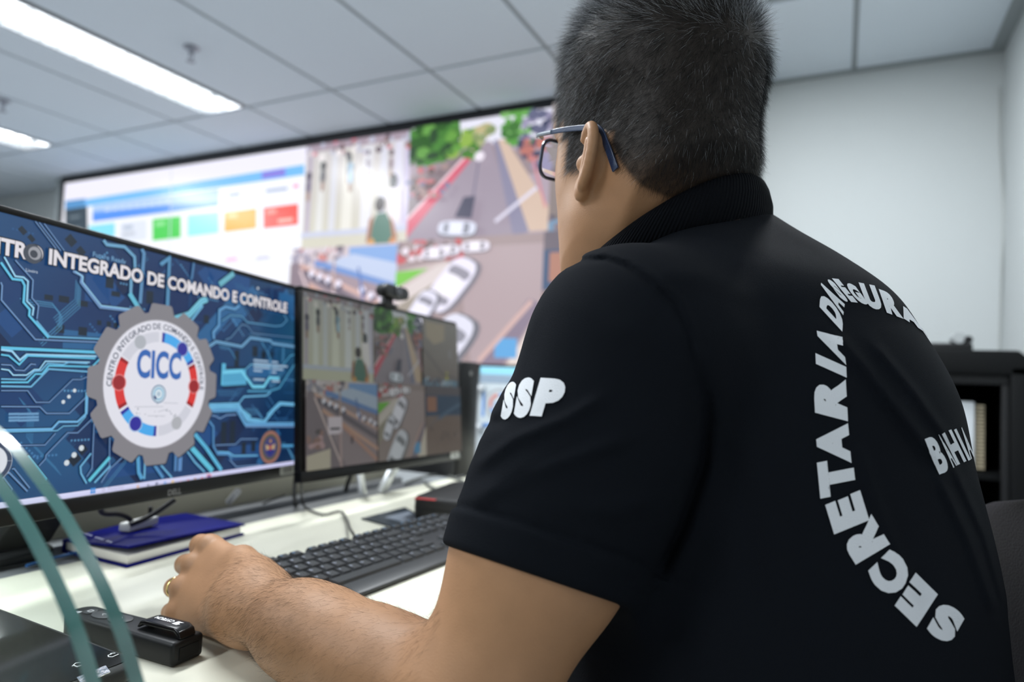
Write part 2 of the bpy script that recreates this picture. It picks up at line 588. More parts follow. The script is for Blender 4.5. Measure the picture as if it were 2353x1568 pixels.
# small black computer standing on the desk beyond the far monitor
p = on_z(1091, 1092, TOP)
r = empty('desktop_computer', (p[0] - .145, p[1] - .046, TOP))
tag(r, 'slim black desktop computer standing on the desk beyond the far monitor', 'computer')
zc = on_x(1097, 833, p[0])[2]
MB().box((p[0] - .29, p[1] - .093, TOP + .004), (p[0] - .006, p[1], zc)).build('case', SHELL, r, bevel=.004)
MB().box((p[0] - .006, p[1] - .090, TOP + .006), (p[0], p[1] - .003, zc - .002)).build('front_panel', BEZ, r, bevel=.002)
MB().lathe([(.006, 0), (.006, .0015), (.003, .002)], (p[0], p[1] - .046, zc - .03), (1, 0, 0), 16).build('power_button', GREYT, r)
for dx in (-.28, -.02):
    for dy in (-.085, -.01):
        MB().box((p[0] + dx - .008, p[1] + dy - .006, TOP), (p[0] + dx + .008, p[1] + dy + .006, TOP + .004)).build('foot', BLK, r)

# sign board with the round emblem, on clamps at the far end of the desk
Y = 2.02
a, b_ = on_y(1099, 842, Y), on_y(1092, 1075, Y)
x0, zt_ = b_[0] + .004, a[2]
x1 = x0 + .34
r = empty('sign_board', ((x0 + x1) / 2, Y, TOP))
tag(r, 'white sign board with round emblem and blue borders at the far end of the desk', 'sign')
ACR = mat('sign_white', (.58, .64, .68), rough=.3)
SBL = mat('sign_blue', (.12, .28, .62), rough=.4)
SCY = mat('sign_cyan', (.30, .66, .82), rough=.4)
SGB = mat('sign_greyblue', (.28, .36, .46), rough=.4)
MB().box((x0, Y, TOP), (x1, Y + .008, zt_)).build('board', ACR, r)
hh = zt_ - TOP
F_ = lambda xx0, xx1, z0, z1, m, nm: MB().box((x0 + xx0, Y - .001, TOP + z0), (x0 + xx1, Y, TOP + z1)).build(nm, m, r)
F_(.0, .34, hh - .026, hh, SCY, 'top_band')
F_(.0, .34, hh - .056, hh - .028, SGB, 'header_band')
F_(.012, .022, .12, hh - .07, SBL, 'blue_border')
F_(.02, .30, .085, .098, SBL, 'blue_line')
for z in (hh - .075, .085):
    MB().tube([(x0 - .014, Y - .012, TOP + z), (x0 + .022, Y - .012, TOP + z)], .011, 16).build('clamp', SILV, r, smooth=True)
lc = vec3(x0 + .078, Y - .0015, TOP + .165)
m_ = MB()
m_.prism([(.055 * math.cos(t * .2618), .055 * math.sin(t * .2618)) for t in range(24)], lc, (1, 0, 0), (0, 0, 1), (0, .001, 0))
m_.build('emblem', mat('sign_grey', (.40, .42, .45), rough=.5), r)
m_ = MB()
m_.prism([(.044 * math.cos(t * .2618), .044 * math.sin(t * .2618)) for t in range(24)], lc - vec3(0, .001, 0), (1, 0, 0), (0, 0, 1), (0, .001, 0))
m_.build('emblem_disc', ACR, r)


def arc_band(r0, r1, a0, a1, n=14):
    ts = [math.radians(a0 + (a1 - a0) * k / n) for k in range(n + 1)]
    return [(r1 * math.cos(t), r1 * math.sin(t)) for t in ts] + [(r0 * math.cos(t), r0 * math.sin(t)) for t in ts[::-1]]


SRD = mat('sign_red', (.60, .16, .12), rough=.5)
for a0, a1, m in ((100, 200, SRD), (-70, 20, SRD), (205, 285, SBL), (30, 90, SBL)):
    MB().prism(arc_band(.027, .037, a0, a1), lc - vec3(0, .002, 0), (1, 0, 0), (0, 0, 1), (0, .001, 0)).build('emblem_arc', m, r)
flat_text('CICC', lc - vec3(.019, .0022, .006), (1, 0, 0), (0, 0, 1), width=.038, bold=.03).build('emblem_text', SBL, r)

# ------------------------------------------------------------ keyboard
KB = mat('keyboard_black', (.022, .024, .027), rough=.42)
KEY = mat('key_black', (.026, .028, .031), rough=.45, bump=.05, bscale=2500)
LEG = mat('key_legend', (.42, .46, .55), rough=.6)
LEGB = mat('key_legend_blue', (.10, .32, .62), rough=.6)
ka = math.radians(3.0)
ku = vec3(math.sin(ka), math.cos(ka), 0)                 # along the rows, to the typist's right
tl = math.radians(6.5)
kf = vec3(-math.cos(ka) * math.cos(tl), math.sin(ka) * math.cos(tl), math.sin(tl))   # away from the typist, rising
kn = np.cross(ku, kf)
if kn[2] < 0: kn = -kn
ko = vec3(-.494, .522, TOP + .0075)                      # front left corner, top of the case
KW, KD = .442, .127
r = empty('keyboard', (ko + ku * KW / 2 + kf * KD / 2) * vec3(1, 1, 0) + vec3(0, 0, TOP))
tag(r, 'black full size wired keyboard on the desk behind the bent arm', 'keyboard')
kp = lambda a, b, c_=0.0: ko + ku * a + kf * b + kn * c_
m_ = MB()
prof = [(0, -.0065), (-.001, -.002), (.004, .0), (.0165, .0045), (KD - .004, .0045), (KD, .002), (KD, -.007)]
m_.prism([(b, c_) for b, c_ in prof], kp(0, 0), kf, kn, ku * KW)
m_.build('case', KB, r, bevel=.0015)
for a in (.03, KW - .05):
    m_ = MB()
    q = kp(a, KD - .012, -.0068)
    m_.hexa([(q[0] - .003, q[1], TOP), (q[0] + .003, q[1], TOP), (q[0] + .003, q[1] + .018, TOP), (q[0] - .003, q[1] + .018, TOP),
             (q[0] - .005, q[1], q[2]), (q[0] + .005, q[1], q[2]), (q[0] + .005, q[1] + .018, q[2]), (q[0] - .005, q[1] + .018, q[2])])
    m_.build('foot', KB, r)
U = .01905
rows = [
    (.0175, [('Ctrl', 1.25), ('Win', 1.25), ('Alt', 1.25), ('', 6.25), ('Gr', 1.25), ('Win', 1.25), ('=', 1.25), ('Ctrl', 1.25)]),
    (.0175 + U * .98, [('Sh', 1.25), ('\\', 1), ('Z', 1), ('X', 1), ('C', 1), ('V', 1), ('B', 1), ('N', 1), ('M', 1), (',', 1), ('.', 1), (';', 1), ('/', 1), ('Sh', 1.75)]),
    (.0175 + U * 1.96, [('Caps', 1.75)] + [(q, 1) for q in 'ASDFGHJKL'] + [('Ç', 1), ('~', 1), (']', 1), ('Ent', 1.25)]),
    (.0175 + U * 2.94, [('Tab', 1.5)] + [(q, 1) for q in 'QWERTYUIOP'] + [('´', 1), ('[', 1), ('Ent', 1.5)]),
    (.0175 + U * 3.92, [("'", 1)] + [(q, 1) for q in '1234567890-='] + [('Bk', 2)]),
]
x00 = .0105
keys = []
for b, row in rows:
    a = x00
    for s_, w in row:
        keys.append((s_, a, b, w * U, U * .98, 0))
        a += w * U
bF = .0175 + U * 5.05
a = x00
keys.append(('Esc', a, bF, U, .0150, 0))
for g_, names in ((2.0, ['F1', 'F2', 'F3', 'F4']), (6.5, ['F5', 'F6', 'F7', 'F8']), (11.0, ['F9', 'F10', 'F11', 'F12'])):
    for i, s_ in enumerate(names):
        keys.append((s_, x00 + (g_ + i) * U, bF, U, .0150, 1))
nx = x00 + 15.22 * U
for i in range(3):
    keys.append((['Pr', 'Sc', 'Pa'][i], nx + i * U, bF, U, .0150, 1))
    keys.append((['In', 'Ho', 'Up'][i], nx + i * U, rows[4][0], U, U * .98, 1))
    keys.append((['Del', 'End', 'Dn'][i], nx + i * U, rows[3][0], U, U * .98, 0))
    keys.append(('<v>'[i], nx + i * U, rows[0][0], U, U * .98, 0))
keys.append(('^', nx + U, rows[1][0], U, U * .98, 0))
px_ = x00 + 18.44 * U
for j, rw in enumerate((['0', '.'], ['1', '2', '3'], ['4', '5', '6'], ['7', '8', '9', '+'], ['Num', '/', '*', '-'])):
    for i, s_ in enumerate(rw):
        if j == 0 and i == 0: keys.append((s_, px_, rows[0][0], 2 * U, U * .98, 0))
        elif j == 0: keys.append((s_, px_ + 2 * U, rows[0][0], U, U * .98, 0))
        else: keys.append((s_, px_ + i * U, rows[j][0], U, U * .98, 0))
for i in range(3):
    keys.append((['+', '-', 'x'][i], px_ + i * U, bF, U, .0150, 1))
GLY = {}
for s_, a, b, w, d, blue in keys:
    m_ = MB()
    g0, g1 = .0013, .0032
    z0, z1 = .0035, .0082
    lo = [(a + g0, b + g0), (a + w - g0, b + g0), (a + w - g0, b + d - g0), (a + g0, b + d - g0)]
    hi = [(a + g1, b + g1), (a + w - g1, b + g1), (a + w - g1, b + d - g1 + .0008), (a + g1, b + d - g1 + .0008)]
    m_.hexa([kp(p, q, z0) for p, q in lo] + [kp(p, q, z1) for p, q in hi])
    nk = len(m_.f)
    if s_:
        if s_ not in GLY: GLY[s_] = text_tris(s_, 1.0, .01)
        vs, fs = GLY[s_]
        hgt = .0052 if len(s_) == 1 else .0034
        m_.add([kp(a + g1 + .0012 + p * hgt, b + d - g1 - .0008 - hgt * .75 + q * hgt, z1 + .00012) for p, q in vs], fs)
    o = m_.build('key', KEY, r)
    if s_:
        o.data.materials.append(LEGB if blue else LEG)
        o.data.polygons.foreach_set('material_index', [0 if i < nk else 1 for i in range(len(o.data.polygons))])
m_ = MB()
for i in range(3):
    q = kp(px_ + .006 + i * .02, bF + .017, .0047)
    m_.obox(q, ku * .003, kf * .0015, kn * .0003)
m_.build('status_light', LEG, r)

# cables: black keyboard lead, monitor leads, loops further along the desk
CBL = mat('cable_black', (.012, .012, .013), rough=.45)
bk = on_z(812, 1228, TOP + .012)
pts = [on_x(692, 1085, -.835), on_x(693, 1125, -.85), on_z(696, 1158, TOP + .006), on_z(712, 1172, TOP + .004), on_z(745, 1183, TOP + .004), on_z(782, 1176, TOP + .004), on_z(797, 1195, TOP + .004),
       on_z(804, 1215, TOP + .006), bk]
tag(MB().tube(smooth_path(pts, 10), .0022, 8).build('keyboard_cable', CBL, smooth=True), 'thin black lead hanging between the monitors and running to the keyboard', 'cable')
for lab, raw, rad in (('black lead from the gap between the monitors down into the desk slot', [(680, 1090, -.87), (676, 1130, -.89), (678, 1155, -.93), (680, 1165, -.96)], .0035),
                      ('black lead crossing from upper right to lower left under the near monitor', [(402, 1148, -.85), (362, 1176, -.86), (330, 1194, -.865), (300, 1206, -.868)], .0036),
                      ('black lead curling under the near monitor beside the white adapter', [(226, 1160, -.85), (238, 1180, -.87), (272, 1182, -.88), (296, 1192, -.885), (306, 1210, -.885)], .0034),
                      ('black lead dropping straight behind the blue notebook', [(346, 1165, -.955), (345, 1180, -.957), (344, 1192, -.960)], .003),
                      ('black lead slanting behind the far monitor leg', [(812, 1080, -.93), (800, 1108, -.945), (794, 1128, -.96)], .0045),
                      ('thin black lead lying along the desk rail towards the near monitor', [(655, 1138, -.92), (622, 1150, -.92), (605, 1158, -.92)], .002)):
    tag(MB().tube(smooth_path([on_x(*q) for q in raw], 8), rad, 8).build('monitor_cable', CBL, smooth=True), lab, 'cable', 'leads under the monitors')
GCB = mat('cable_grey_dark', (.10, .105, .10), rough=.5)
for lab, raw, m in (('dark lead looping over the desk past the far monitor', [(930, 1112), (962, 1100), (1002, 1092), (1042, 1098), (1075, 1112)], GCB),
                    ('dark lead bending towards the black case on the desk', [(975, 1108), (990, 1120), (1020, 1132), (1052, 1136), (1080, 1130)], GCB)):
    tag(MB().tube(smooth_path([on_z(x, y, TOP + .004) for x, y in raw], 8), .0035, 8).build('cable', m, smooth=True), lab, 'cable', 'leads past the far monitor')
p = on_x(318, 1207, -.888)
tag(MB().obox(p - vec3(.008, .024, .006), (.016, .006, 0), (-.006, .048, .002), (0, 0, .012)).build('cable_adapter', mat('adapter_white', (.62, .63, .62), rough=.4), bevel=.002),
    'small white cable adapter under the near monitor behind the blue notebook', 'adapter')

# ------------------------------------------------------------ blue notebook, closed, with a ribbon
COV = mat('notebook_blue', (.002, .004, .105), rough=.5, spec=.04, bump=.1, bscale=700)
PAG = mat('paper_white', (.72, .70, .64), rough=.8)
nf, nr_, nl = on_z(291, 1306, TOP), on_z(561, 1230, TOP), on_z(188, 1272, TOP)
e1, e2 = nr_ - nf, nl - nf
e2 = e2 - e1 * (e1 @ e2) / (e1 @ e1) * .55
e2 *= .132 / np.linalg.norm(e2)
r = empty('notebook', (nf + (e1 + e2) / 2))
tag(r, 'blue notebook with white pages lying on the desk under the near monitor', 'notebook')
Zu = vec3(0, 0, 1)
m_ = MB()
m_.obox(nf, e1, e2, Zu * .0025)
m_.obox(nf + Zu * .0025 + e2 * .985, e1, e2 * .015, Zu * .0115)
na, nb = 8, 6
vs = []
for j in range(nb + 1):
    for i in range(na + 1):
        s_, t_ = i / na, j / nb
        z = .0140 + .010 * (1 - t_) * (1 - s_) ** 2 * 1.0 + .004 * math.sin(s_ * 3.1)
        vs.append(nf + e1 * s_ + e2 * t_ + Zu * z)
top = list(vs)
vs = vs + [p + Zu * .0028 for p in top]
n1 = len(top)
fs = []
for j in range(nb):
    for i in range(na):
        k = j * (na + 1) + i
        q = (k, k + 1, k + na + 2, k + na + 1)
        fs += [q[::-1], tuple(z + n1 for z in q)]
ring = [i for i in range(na + 1)] + [(j + 1) * (na + 1) - 1 for j in range(1, nb + 1)] + [nb * (na + 1) + i for i in range(na - 1, -1, -1)] + [j * (na + 1) for j in range(nb - 1, 0, -1)]
for a, b in zip(ring, ring[1:] + ring[:1]):
    fs.append((a, b, b + n1, a + n1))
m_.add(vs, fs)
m_.build('cover', COV, r, smooth=True, edge=30)
MB().obox(nf + e1 * .02 + e2 * .03 + Zu * .0025, e1 * .96, e2 * .95, Zu * .0112).build('pages', PAG, r, bevel=.001)
m_ = MB()
for k in range(13):
    if k in (5, 9): continue
    m_.obox(nf + e1 * (.035 + .0) + e2 * (.86 - .045 * k) + Zu * (.0279 - .0004 * k), e1 * .016, e2 * -.030, Zu * .0003)
m_.build('cover_print', mat('print_silver', (.45, .48, .62), rough=.3, metal=.4), r)
RIBB = mat('ribbon_blue', (.02, .12, .36), rough=.5)
rp = [on_z(196, 1266, TOP + .0035), on_z(150, 1277, TOP + .0015), on_z(105, 1288, TOP + .0012), on_z(66, 1300, TOP + .001)]
MB().tube([p for p in smooth_path(rp, 6)], .0022, 6).build('ribbon', RIBB, r, smooth=True)

# ------------------------------------------------------------ presenter remote with a clip
PRE = mat('presenter_black', (.010, .011, .012), rough=.42, spec=.3)
GLS = mat('gloss_black', (.006, .006, .007), rough=.22, spec=.4)
WHT = mat('print_white', (.85, .86, .88), rough=.5)
PBT = mat('presenter_button', (.045, .048, .052), rough=.5)
pe, ps = on_z(432, 1522, TOP), on_z(172, 1448, TOP)
pd = pe - ps
PLn = float(np.linalg.norm(pd))
pd /= PLn
pw = np.cross(Zu, pd)
if pw[1] < 0: pw = -pw
r = empty('presenter', (ps + pe) / 2)
tag(r, 'black wireless presenter remote with a clip lying beside the fist', 'presenter')
PH = .021
m_ = MB()
out = []
for k in range(9):
    t = math.pi / 2 + math.pi * k / 8
    out.append((.012 + .012 * math.cos(t), .0145 * math.sin(t)))
out = [(PLn, .0165)] + out + [(PLn, -.0165)]
m_.prism(out, ps, pd, pw, Zu * PH)
m_.build('body', PRE, r, bevel=.004, seg=4)
MB().obox(ps + pd * (PLn - .0005) - pw * .010 + Zu * .005, pd * .0012, pw * .020, Zu * .010).build('receiver_slot', mat('slot_black', (.002, .002, .002), rough=.8), r)
cl = MB()
c0 = ps + pd * (PLn - .056) + Zu * PH
prof = [(0, .0015), (.004, .0075), (.010, .009), (.046, .009), (.052, .006), (.0545, 0), (.050, 0), (.046, .0045), (.008, .0045), (.003, .0015)]
cl.prism(prof, c0 - pw * .0085, pd, Zu, pw * .017)
clip = cl.build('clip', GLS, r, bevel=.0012, seg=3)
flat_text('C3TECH', c0 + pd * .0345 + pw * .0035 + Zu * .0093, -pd, -pw, width=.022, bold=.03).build('maker_name', WHT, clip)
m_ = MB()
m_.prism([(0, -.003), (.006, -.0035), (.0075, -.001), (.004, .001), (.008, .003), (.001, .0032)], c0 + pd * .037 + Zu * .0093, pd, pw, Zu * .0002)
m_.build('maker_mark', WHT, clip)
for t, rr in ((.022, .0062), (.040, .0085), (.062, .0085)):
    q = ps + pd * t + Zu * PH
    MB().prism([(rr * (1.5 if rr > .007 else 1) * math.cos(a * .3927), rr * math.sin(a * .3927)) for a in range(16)], q, pd, pw, Zu * .0009).build('button', PBT, r, bevel=.0003)
m_ = MB()
q = ps + pd * .022 + Zu * (PH + .001)
for a, b in (((-.002, -.002), (.002, -.002)), ((.002, -.002), (.002, .002)), ((.002, .002), (-.002, .002)), ((-.002, .002), (-.002, -.002))):
    m_.tube([q + pd * a[0] + pw * a[1], q + pd * b[0] + pw * b[1]], .0003, 6)
q = ps + pd * .040 + Zu * (PH + .001)
m_.tube([q + pd * .0015 + pw * .002, q - pd * .0015, q + pd * .0015 - pw * .002], .0003, 6)
q = ps + pd * .062 + Zu * (PH + .001)
m_.tube([q - pd * .0015 + pw * .002, q + pd * .0015, q - pd * .0015 - pw * .002], .0003, 6)
q = ps + pd * .009 - pw * .006 + Zu * (PH + .0002)
m_.add([q, q + pd * .007 - pw * .003, q + pd * .006 + pw * .003], [(0, 1, 2)])
m_.build('button_symbol', WHT, r)

# ------------------------------------------------------------ thick black tablet, two stacked shells
RUG = mat('tablet_rubber', (.010, .011, .012), rough=.55, spec=.3)
GLASSY = mat('tablet_glass', (.004, .005, .006), rough=.08, ior=1.14)
tc, tf = on_z(333, 1512, TOP + .028), on_z(66, 1412, TOP + .028)
ta = tc - tf
ta[2] = 0
TA = .235
ta /= np.linalg.norm(ta)
tb = np.cross(ta, Zu)
if tb[1] > 0: tb = -tb
TBL = .150
to = tc * vec3(1, 1, 0) + vec3(0, 0, TOP)
tm = to - ta * TA / 2 + tb * TBL / 2
r = empty('tablet', tm)
tag(r, 'thick black tablet with a glossy screen at the lower left, under the glass', 'tablet')
MB().prism(rrect(TA, TBL, .016, 6), tm, ta, tb, Zu * .0125).build('lower_shell', RUG, r, bevel=.005, seg=4)
MB().prism(rrect(TA + .002, TBL + .002, .016, 6), tm + Zu * .0128, ta, tb, Zu * .0145).build('upper_shell', RUG, r, bevel=.006, seg=4)
MB().prism(rrect(TA - .012, TBL - .012, .010, 6), tm + Zu * .0272, ta, tb, Zu * .0008).build('screen', GLASSY, r)
lb = [on_z(x, y, TOP + .0284) for x, y in ((184, 1556), (196, 1572), (257, 1545), (246, 1530))]
MB().hexa(lb + [p_ + Zu * .0006 for p_ in lb]).build('silver_label', mat('label_foil', (.85, .87, .90), rough=.18, metal=.9, bump=.6, bscale=150), r)
m_ = MB()
for (x, y), sh in (((188, 1525), [(-.0035, -.003), (-.0035, .003), (.001, .003), (.001, .0045), (.0045, 0), (.001, -.0045), (.001, -.003), (-.0035, -.003)]), ((260, 1505), [(-.003, -.004), (-.004, .002), (-.001, .0035), (.002, .002), (.002, -.001), (.004, -.001), (.0015, -.004)])):
    q = on_z(x, y, TOP + .0284)
    m_.tube([q + ta * -a * .9 + tb * b * .9 for a, b in sh], .0004, 5)
m_.build('key_symbol', WHT, r)

# ------------------------------------------------------------ clear glass stand: two curved panes on a foot
GLA = mat('green_glass', (.95, .985, .97), rough=.0, trans=1.0, ior=1.06)
GED = mat('glass_edge', (.045, .17, .155), rough=.18, trans=.35, ior=1.5, coat=.6)
r = empty('glass_stand', (-.42, .187, TOP))
tag(r, 'clear glass stand of two curved panes with green edges at the lower left corner', 'glass stand')
crv = [(-60, 955), (0, 1012), (62, 1088), (130, 1185), (196, 1305), (250, 1425), (296, 1568)]
YG = (.195, .1775)
for k, yg in enumerate(YG):
    p3 = [on_y(x, y, YG[0]) for x, y in crv]
    p3 = [vec3(p[0], yg, p[2]) for p in p3]
    p3.append(vec3(p3[-1][0] + .030, yg, TOP + .07))
    p3.append(vec3(p3[-1][0] + .012, yg, TOP + .006))
    c_ = smooth_path(p3, 8)
    top_ = c_[0]
    left = [vec3(top_[0] - .05, yg, top_[2] + .022), vec3(top_[0] - .11, yg, top_[2] + .030), vec3(top_[0] - .11, yg, TOP + .006)]
    outl = [(p[0], p[2]) for p in c_] + [(left[2][0], left[2][2]), (left[1][0], left[1][2]), (left[0][0], left[0][2])]
    m_ = MB()
    m_.prism(outl, (0, yg, 0), (1, 0, 0), (0, 0, 1), (0, .0066, 0))
    o = m_.build('pane', GLA, r)
    o.data.materials.append(GED)
    nn = len(outl)
    for q in o.data.polygons:
        if len(q.vertices) == 4: q.material_index = 1
MB().box((-.60, .165, TOP), (-.235, .212, TOP + .0058)).build('foot', GED, r, bevel=.001)

# ------------------------------------------------------------ things past the keyboard
p = on_z(942, 1196, TOP)
r = empty('case', p + vec3(.06, .09, 0))
tag(r, 'black zip case with red corner stripes on the desk beyond the keyboard', 'case')
CAS = mat('case_black', (.012, .012, .013), rough=.6, bump=.2, bscale=600)
m_ = MB()
m_.prism(rrect(.15, .20, .02, 5), p + vec3(.055, .115, 0), (.985, .17, 0), (-.17, .985, 0), (0, 0, .042))
m_.build('body', CAS, r, bevel=.008, seg=3)
m_ = MB()
m_.prism(rrect(.151, .201, .02, 5), p + vec3(.055, .115, .020), (.985, .17, 0), (-.17, .985, 0), (0, 0, .002))
m_.build('zip', DRK, r)
MB().obox(on_z(944, 1152, TOP + .0395) + vec3(.0, .008, .0028), (.038, .008, 0), (-.003, .012, 0), (0, 0, .0006)).build('red_stripe', mat('case_red', (.32, .02, .02), rough=.5), r)
q = [on_z(x, y, TOP) for x, y in ((830, 1194), (905, 1214), (975, 1192), (930, 1168))]
m_ = MB()
m_.hexa(q + [p_ + Zu * .002 for p_ in q])
lf = m_.build('leaflet', mat('leaflet_dark', (.020, .030, .042), rough=.35))
tag(lf, 'dark printed leaflet on the desk behind the keyboard', 'leaflet')
m_ = MB()
cq_ = sum(q) / 4
m_.hexa([cq_ + (p_ - cq_) * .55 + Zu * .0021 + (q[2] - q[0]) * .12 for p_ in q] + [cq_ + (p_ - cq_) * .55 + Zu * .0024 + (q[2] - q[0]) * .12 for p_ in q])
m_.build('print', mat('leaflet_print', (.22, .25, .30), rough=.4), lf)
p = on_z(1012, 1199, TOP)
tag(MB().obox(p, (.012, .002, 0), (-.03, .11, 0), (0, 0, .006)).build('paper_strip', mat('paper_lilac', (.60, .60, .68), rough=.7), bevel=.001), 'white folded paper strip between the keyboard and the black case', 'paper')

CHAIR_TURN = math.radians(16)
# ------------------------------------------------------------ chair behind the man
LEA = mat('chair_leather', (.008, .007, .010), rough=.55, spec=.25, bump=.5, bscale=500)
r = empty('office_chair', (.02, .72, 0))
tag(r, 'black leather office chair the man sits on, its back edge at the far right', 'chair')
m_ = MB()
nz, ny = 14, 18
vs, fs = [], []
for side in (0, 1):
    for i in range(nz + 1):
        t = i / nz
        z = .50 + .42 * t
        hw = .235 * (1 - .12 * (1 - t) ** 2) * math.sqrt(max(.0, 1 - max(0, (t - .72) / .28) ** 2.6)) + .001
        for j in range(ny + 1):
            s_ = -1 + 2 * j / ny
            rim = (1 - abs(s_) ** 6) * (1 - t ** 10)
            x = .150 + .03 * math.sin(t * 2.0) - .05 * s_ * s_ * .35
            vs.append((x + .052 + (.026 * rim if side else -.026 * rim), .735 + s_ * hw * 1.05, z))
N1 = (nz + 1) * (ny + 1)
for side in (0, 1):
    for i in range(nz):
        for j in range(ny):
            k = side * N1 + i * (ny + 1) + j
            q = (k, k + 1, k + ny + 2, k + ny + 1)
            fs.append(q if side else q[::-1])
loop = [j for j in range(ny + 1)] + [(i + 1) * (ny + 1) - 1 for i in range(1, nz + 1)] + [nz * (ny + 1) + j for j in range(ny - 1, -1, -1)] + [i * (ny + 1) for i in range(nz - 1, 0, -1)]
for a, b in zip(loop, loop[1:] + loop[:1]): fs.append((a, b, b + N1, a + N1))
m_.add(vs, fs)
m_.build('backrest', LEA, r, smooth=True, edge=180, sub=1)
MB().prism(rrect(.46, .48, .09, 6), (-.03, .70, .325), (1, 0, 0), (0, 1, 0), (0, 0, .062)).build('seat', LEA, r, bevel=.025, seg=4)
MB().tube([(.225, .72, .56), (.235, .72, .36), (.14, .70, .315), (0, .70, .315)], .02, 12).build('back_bracket', BLK, r, smooth=True)
MB().tube([(-.03, .70, .09), (-.03, .70, .33)], .026, 16).build('gas_lift', BLK, r, smooth=True)
for k in range(5):
    a = math.radians(20 + 72 * k)
    e = vec3(-.03 + .29 * math.cos(a), .70 + .29 * math.sin(a), .075)
    MB().tube([vec3(-.03, .70, .10), e], [.026, .016], 10).build('base_leg', BLK, r, smooth=True)
    t_ = vec3(-math.sin(a), math.cos(a), 0) * .022
    MB().tube([e + vec3(0, 0, -.045) - t_, e + vec3(0, 0, -.045) + t_], .030, 18).build('caster', DRK, r, smooth=True)
r.rotation_euler[2] = CHAIR_TURN
# ------------------------------------------------------------ pictures on the screens: flat coloured shapes that give off light


def lin(c):
    return [((v / 255) / 12.92 if v <= 10.3 else (((v / 255) + .055) / 1.055) ** 2.4) for v in c]


def screen_mat(name, strength, rough=.3, spec=.35):
    m = bpy.data.materials.new(name)
    m.use_nodes = True
    nt = m.node_tree
    b = nt.nodes['Principled BSDF']
    b.inputs['Base Color'].default_value = (.004, .004, .004, 1)
    b.inputs['Roughness'].default_value = rough
    b.inputs['Specular IOR Level'].default_value = spec
    a = nt.nodes.new('ShaderNodeAttribute')
    a.attribute_name = 'picture'
    nt.links.new(a.outputs['Color'], b.inputs['Emission Color'])
    b.inputs['Emission Strength'].default_value = strength
    return m


class Art:
    def __init__(s, o, u, v, tone=None, step=2.5e-5):
        s.o, s.u, s.v = map(np.asarray, (o, u, v))
        s.n = np.cross(s.u, s.v)
        s.V, s.F, s.C, s.k, s.step = [], [], [], 0, step
        s.tone = tone or (lambda c: c)

    def raw(s, pts, faces, cols, same=False):
        if not same: s.k += 1
        b = len(s.V)
        s.V += [s.o + s.u * p[0] + s.v * p[1] + s.n * (s.k * s.step) for p in pts]
        for f in faces:
            s.F.append(tuple(i + b for i in f))
            s.C.append([lin(s.tone(cols[i] if isinstance(cols, list) else cols)) for i in f])

    def poly(s, pts, col, same=False):
        s.raw(pts, [tuple(range(len(pts)))], col, same)

    def rect(s, x0, y0, x1, y1, col, same=False):
        s.poly([(x0, y0), (x1, y0), (x1, y1), (x0, y1)], col, same)

    def line(s, pts, w, col, same=False):
        P = [np.asarray(p, float) for p in pts]
        L, R_ = [], []
        for i, p in enumerate(P):
            d0 = P[i] - P[i - 1] if i else P[1] - P[0]
            d1 = P[i + 1] - P[i] if i < len(P) - 1 else d0
            d0, d1 = d0 / (np.linalg.norm(d0) + 1e-9), d1 / (np.linalg.norm(d1) + 1e-9)
            t = d0 + d1
            t /= np.linalg.norm(t) + 1e-9
            nn = np.array([-t[1], t[0]])
            k = w / 2 / max(.5, abs(nn @ np.array([-d0[1], d0[0]])))
            L.append(p + nn * k)
            R_.append(p - nn * k)
        vs = L + R_
        n = len(P)
        s.raw(vs, [(i, n + i, n + i + 1, i + 1) for i in range(n - 1)], col, same)

    def disc(s, c, r, col, ry=None, n=28, same=False):
        ry = ry or r
        s.poly([(c[0] + r * math.cos(6.2832 * k / n), c[1] + ry * math.sin(6.2832 * k / n)) for k in range(n)], col, same)

    def ring(s, c, r0, r1, a0, a1, col, n=20, same=False):
        T = [math.radians(a0 + (a1 - a0) * k / n) for k in range(n + 1)]
        vs = [(c[0] + r * math.cos(t), c[1] + r * math.sin(t)) for r in (r1, r0) for t in T]
        s.raw(vs, [(k, k + 1, n + 2 + k, n + 1 + k) for k in range(n)], col, same)

    def text(s, t, x, y, col, width=None, height=None, bold=0.0, rot=0.0, centre=False, same=False):
        vs, fs = text_tris(t, 1.0, bold)
        x0, x1 = min(a for a, b in vs), max(a for a, b in vs)
        sc = width / (x1 - x0) if width else height / .72
        sy = height / .72 if height else sc
        ca, sa = math.cos(rot), math.sin(rot)
        k = (x0 + x1) / 2 if centre else x0
        s.raw([(x + (a - k) * sc * ca - b * sy * sa, y + (a - k) * sc * sa + b * sy * ca) for a, b in vs], fs, col, same)
        return (x1 - x0) * sc

    def uv(s, px, py):
        d = ray(px, py)
        t = ((s.o - CAM) @ s.n) / (d @ s.n)
        q = CAM + d * t - s.o
        return np.array([q @ s.u, q @ s.v])

    def build(s, name, m, parent):
        me = bpy.data.meshes.new(name)
        me.from_pydata([tuple(p) for p in s.V], [], s.F)
        at_ = me.color_attributes.new('picture', 'FLOAT_COLOR', 'CORNER')
        at_.data.foreach_set('color', np.array([[*c, 1] for f in s.C for c in f], np.float32).ravel())
        me.materials.append(m)
        return link_mesh(name, me, parent)


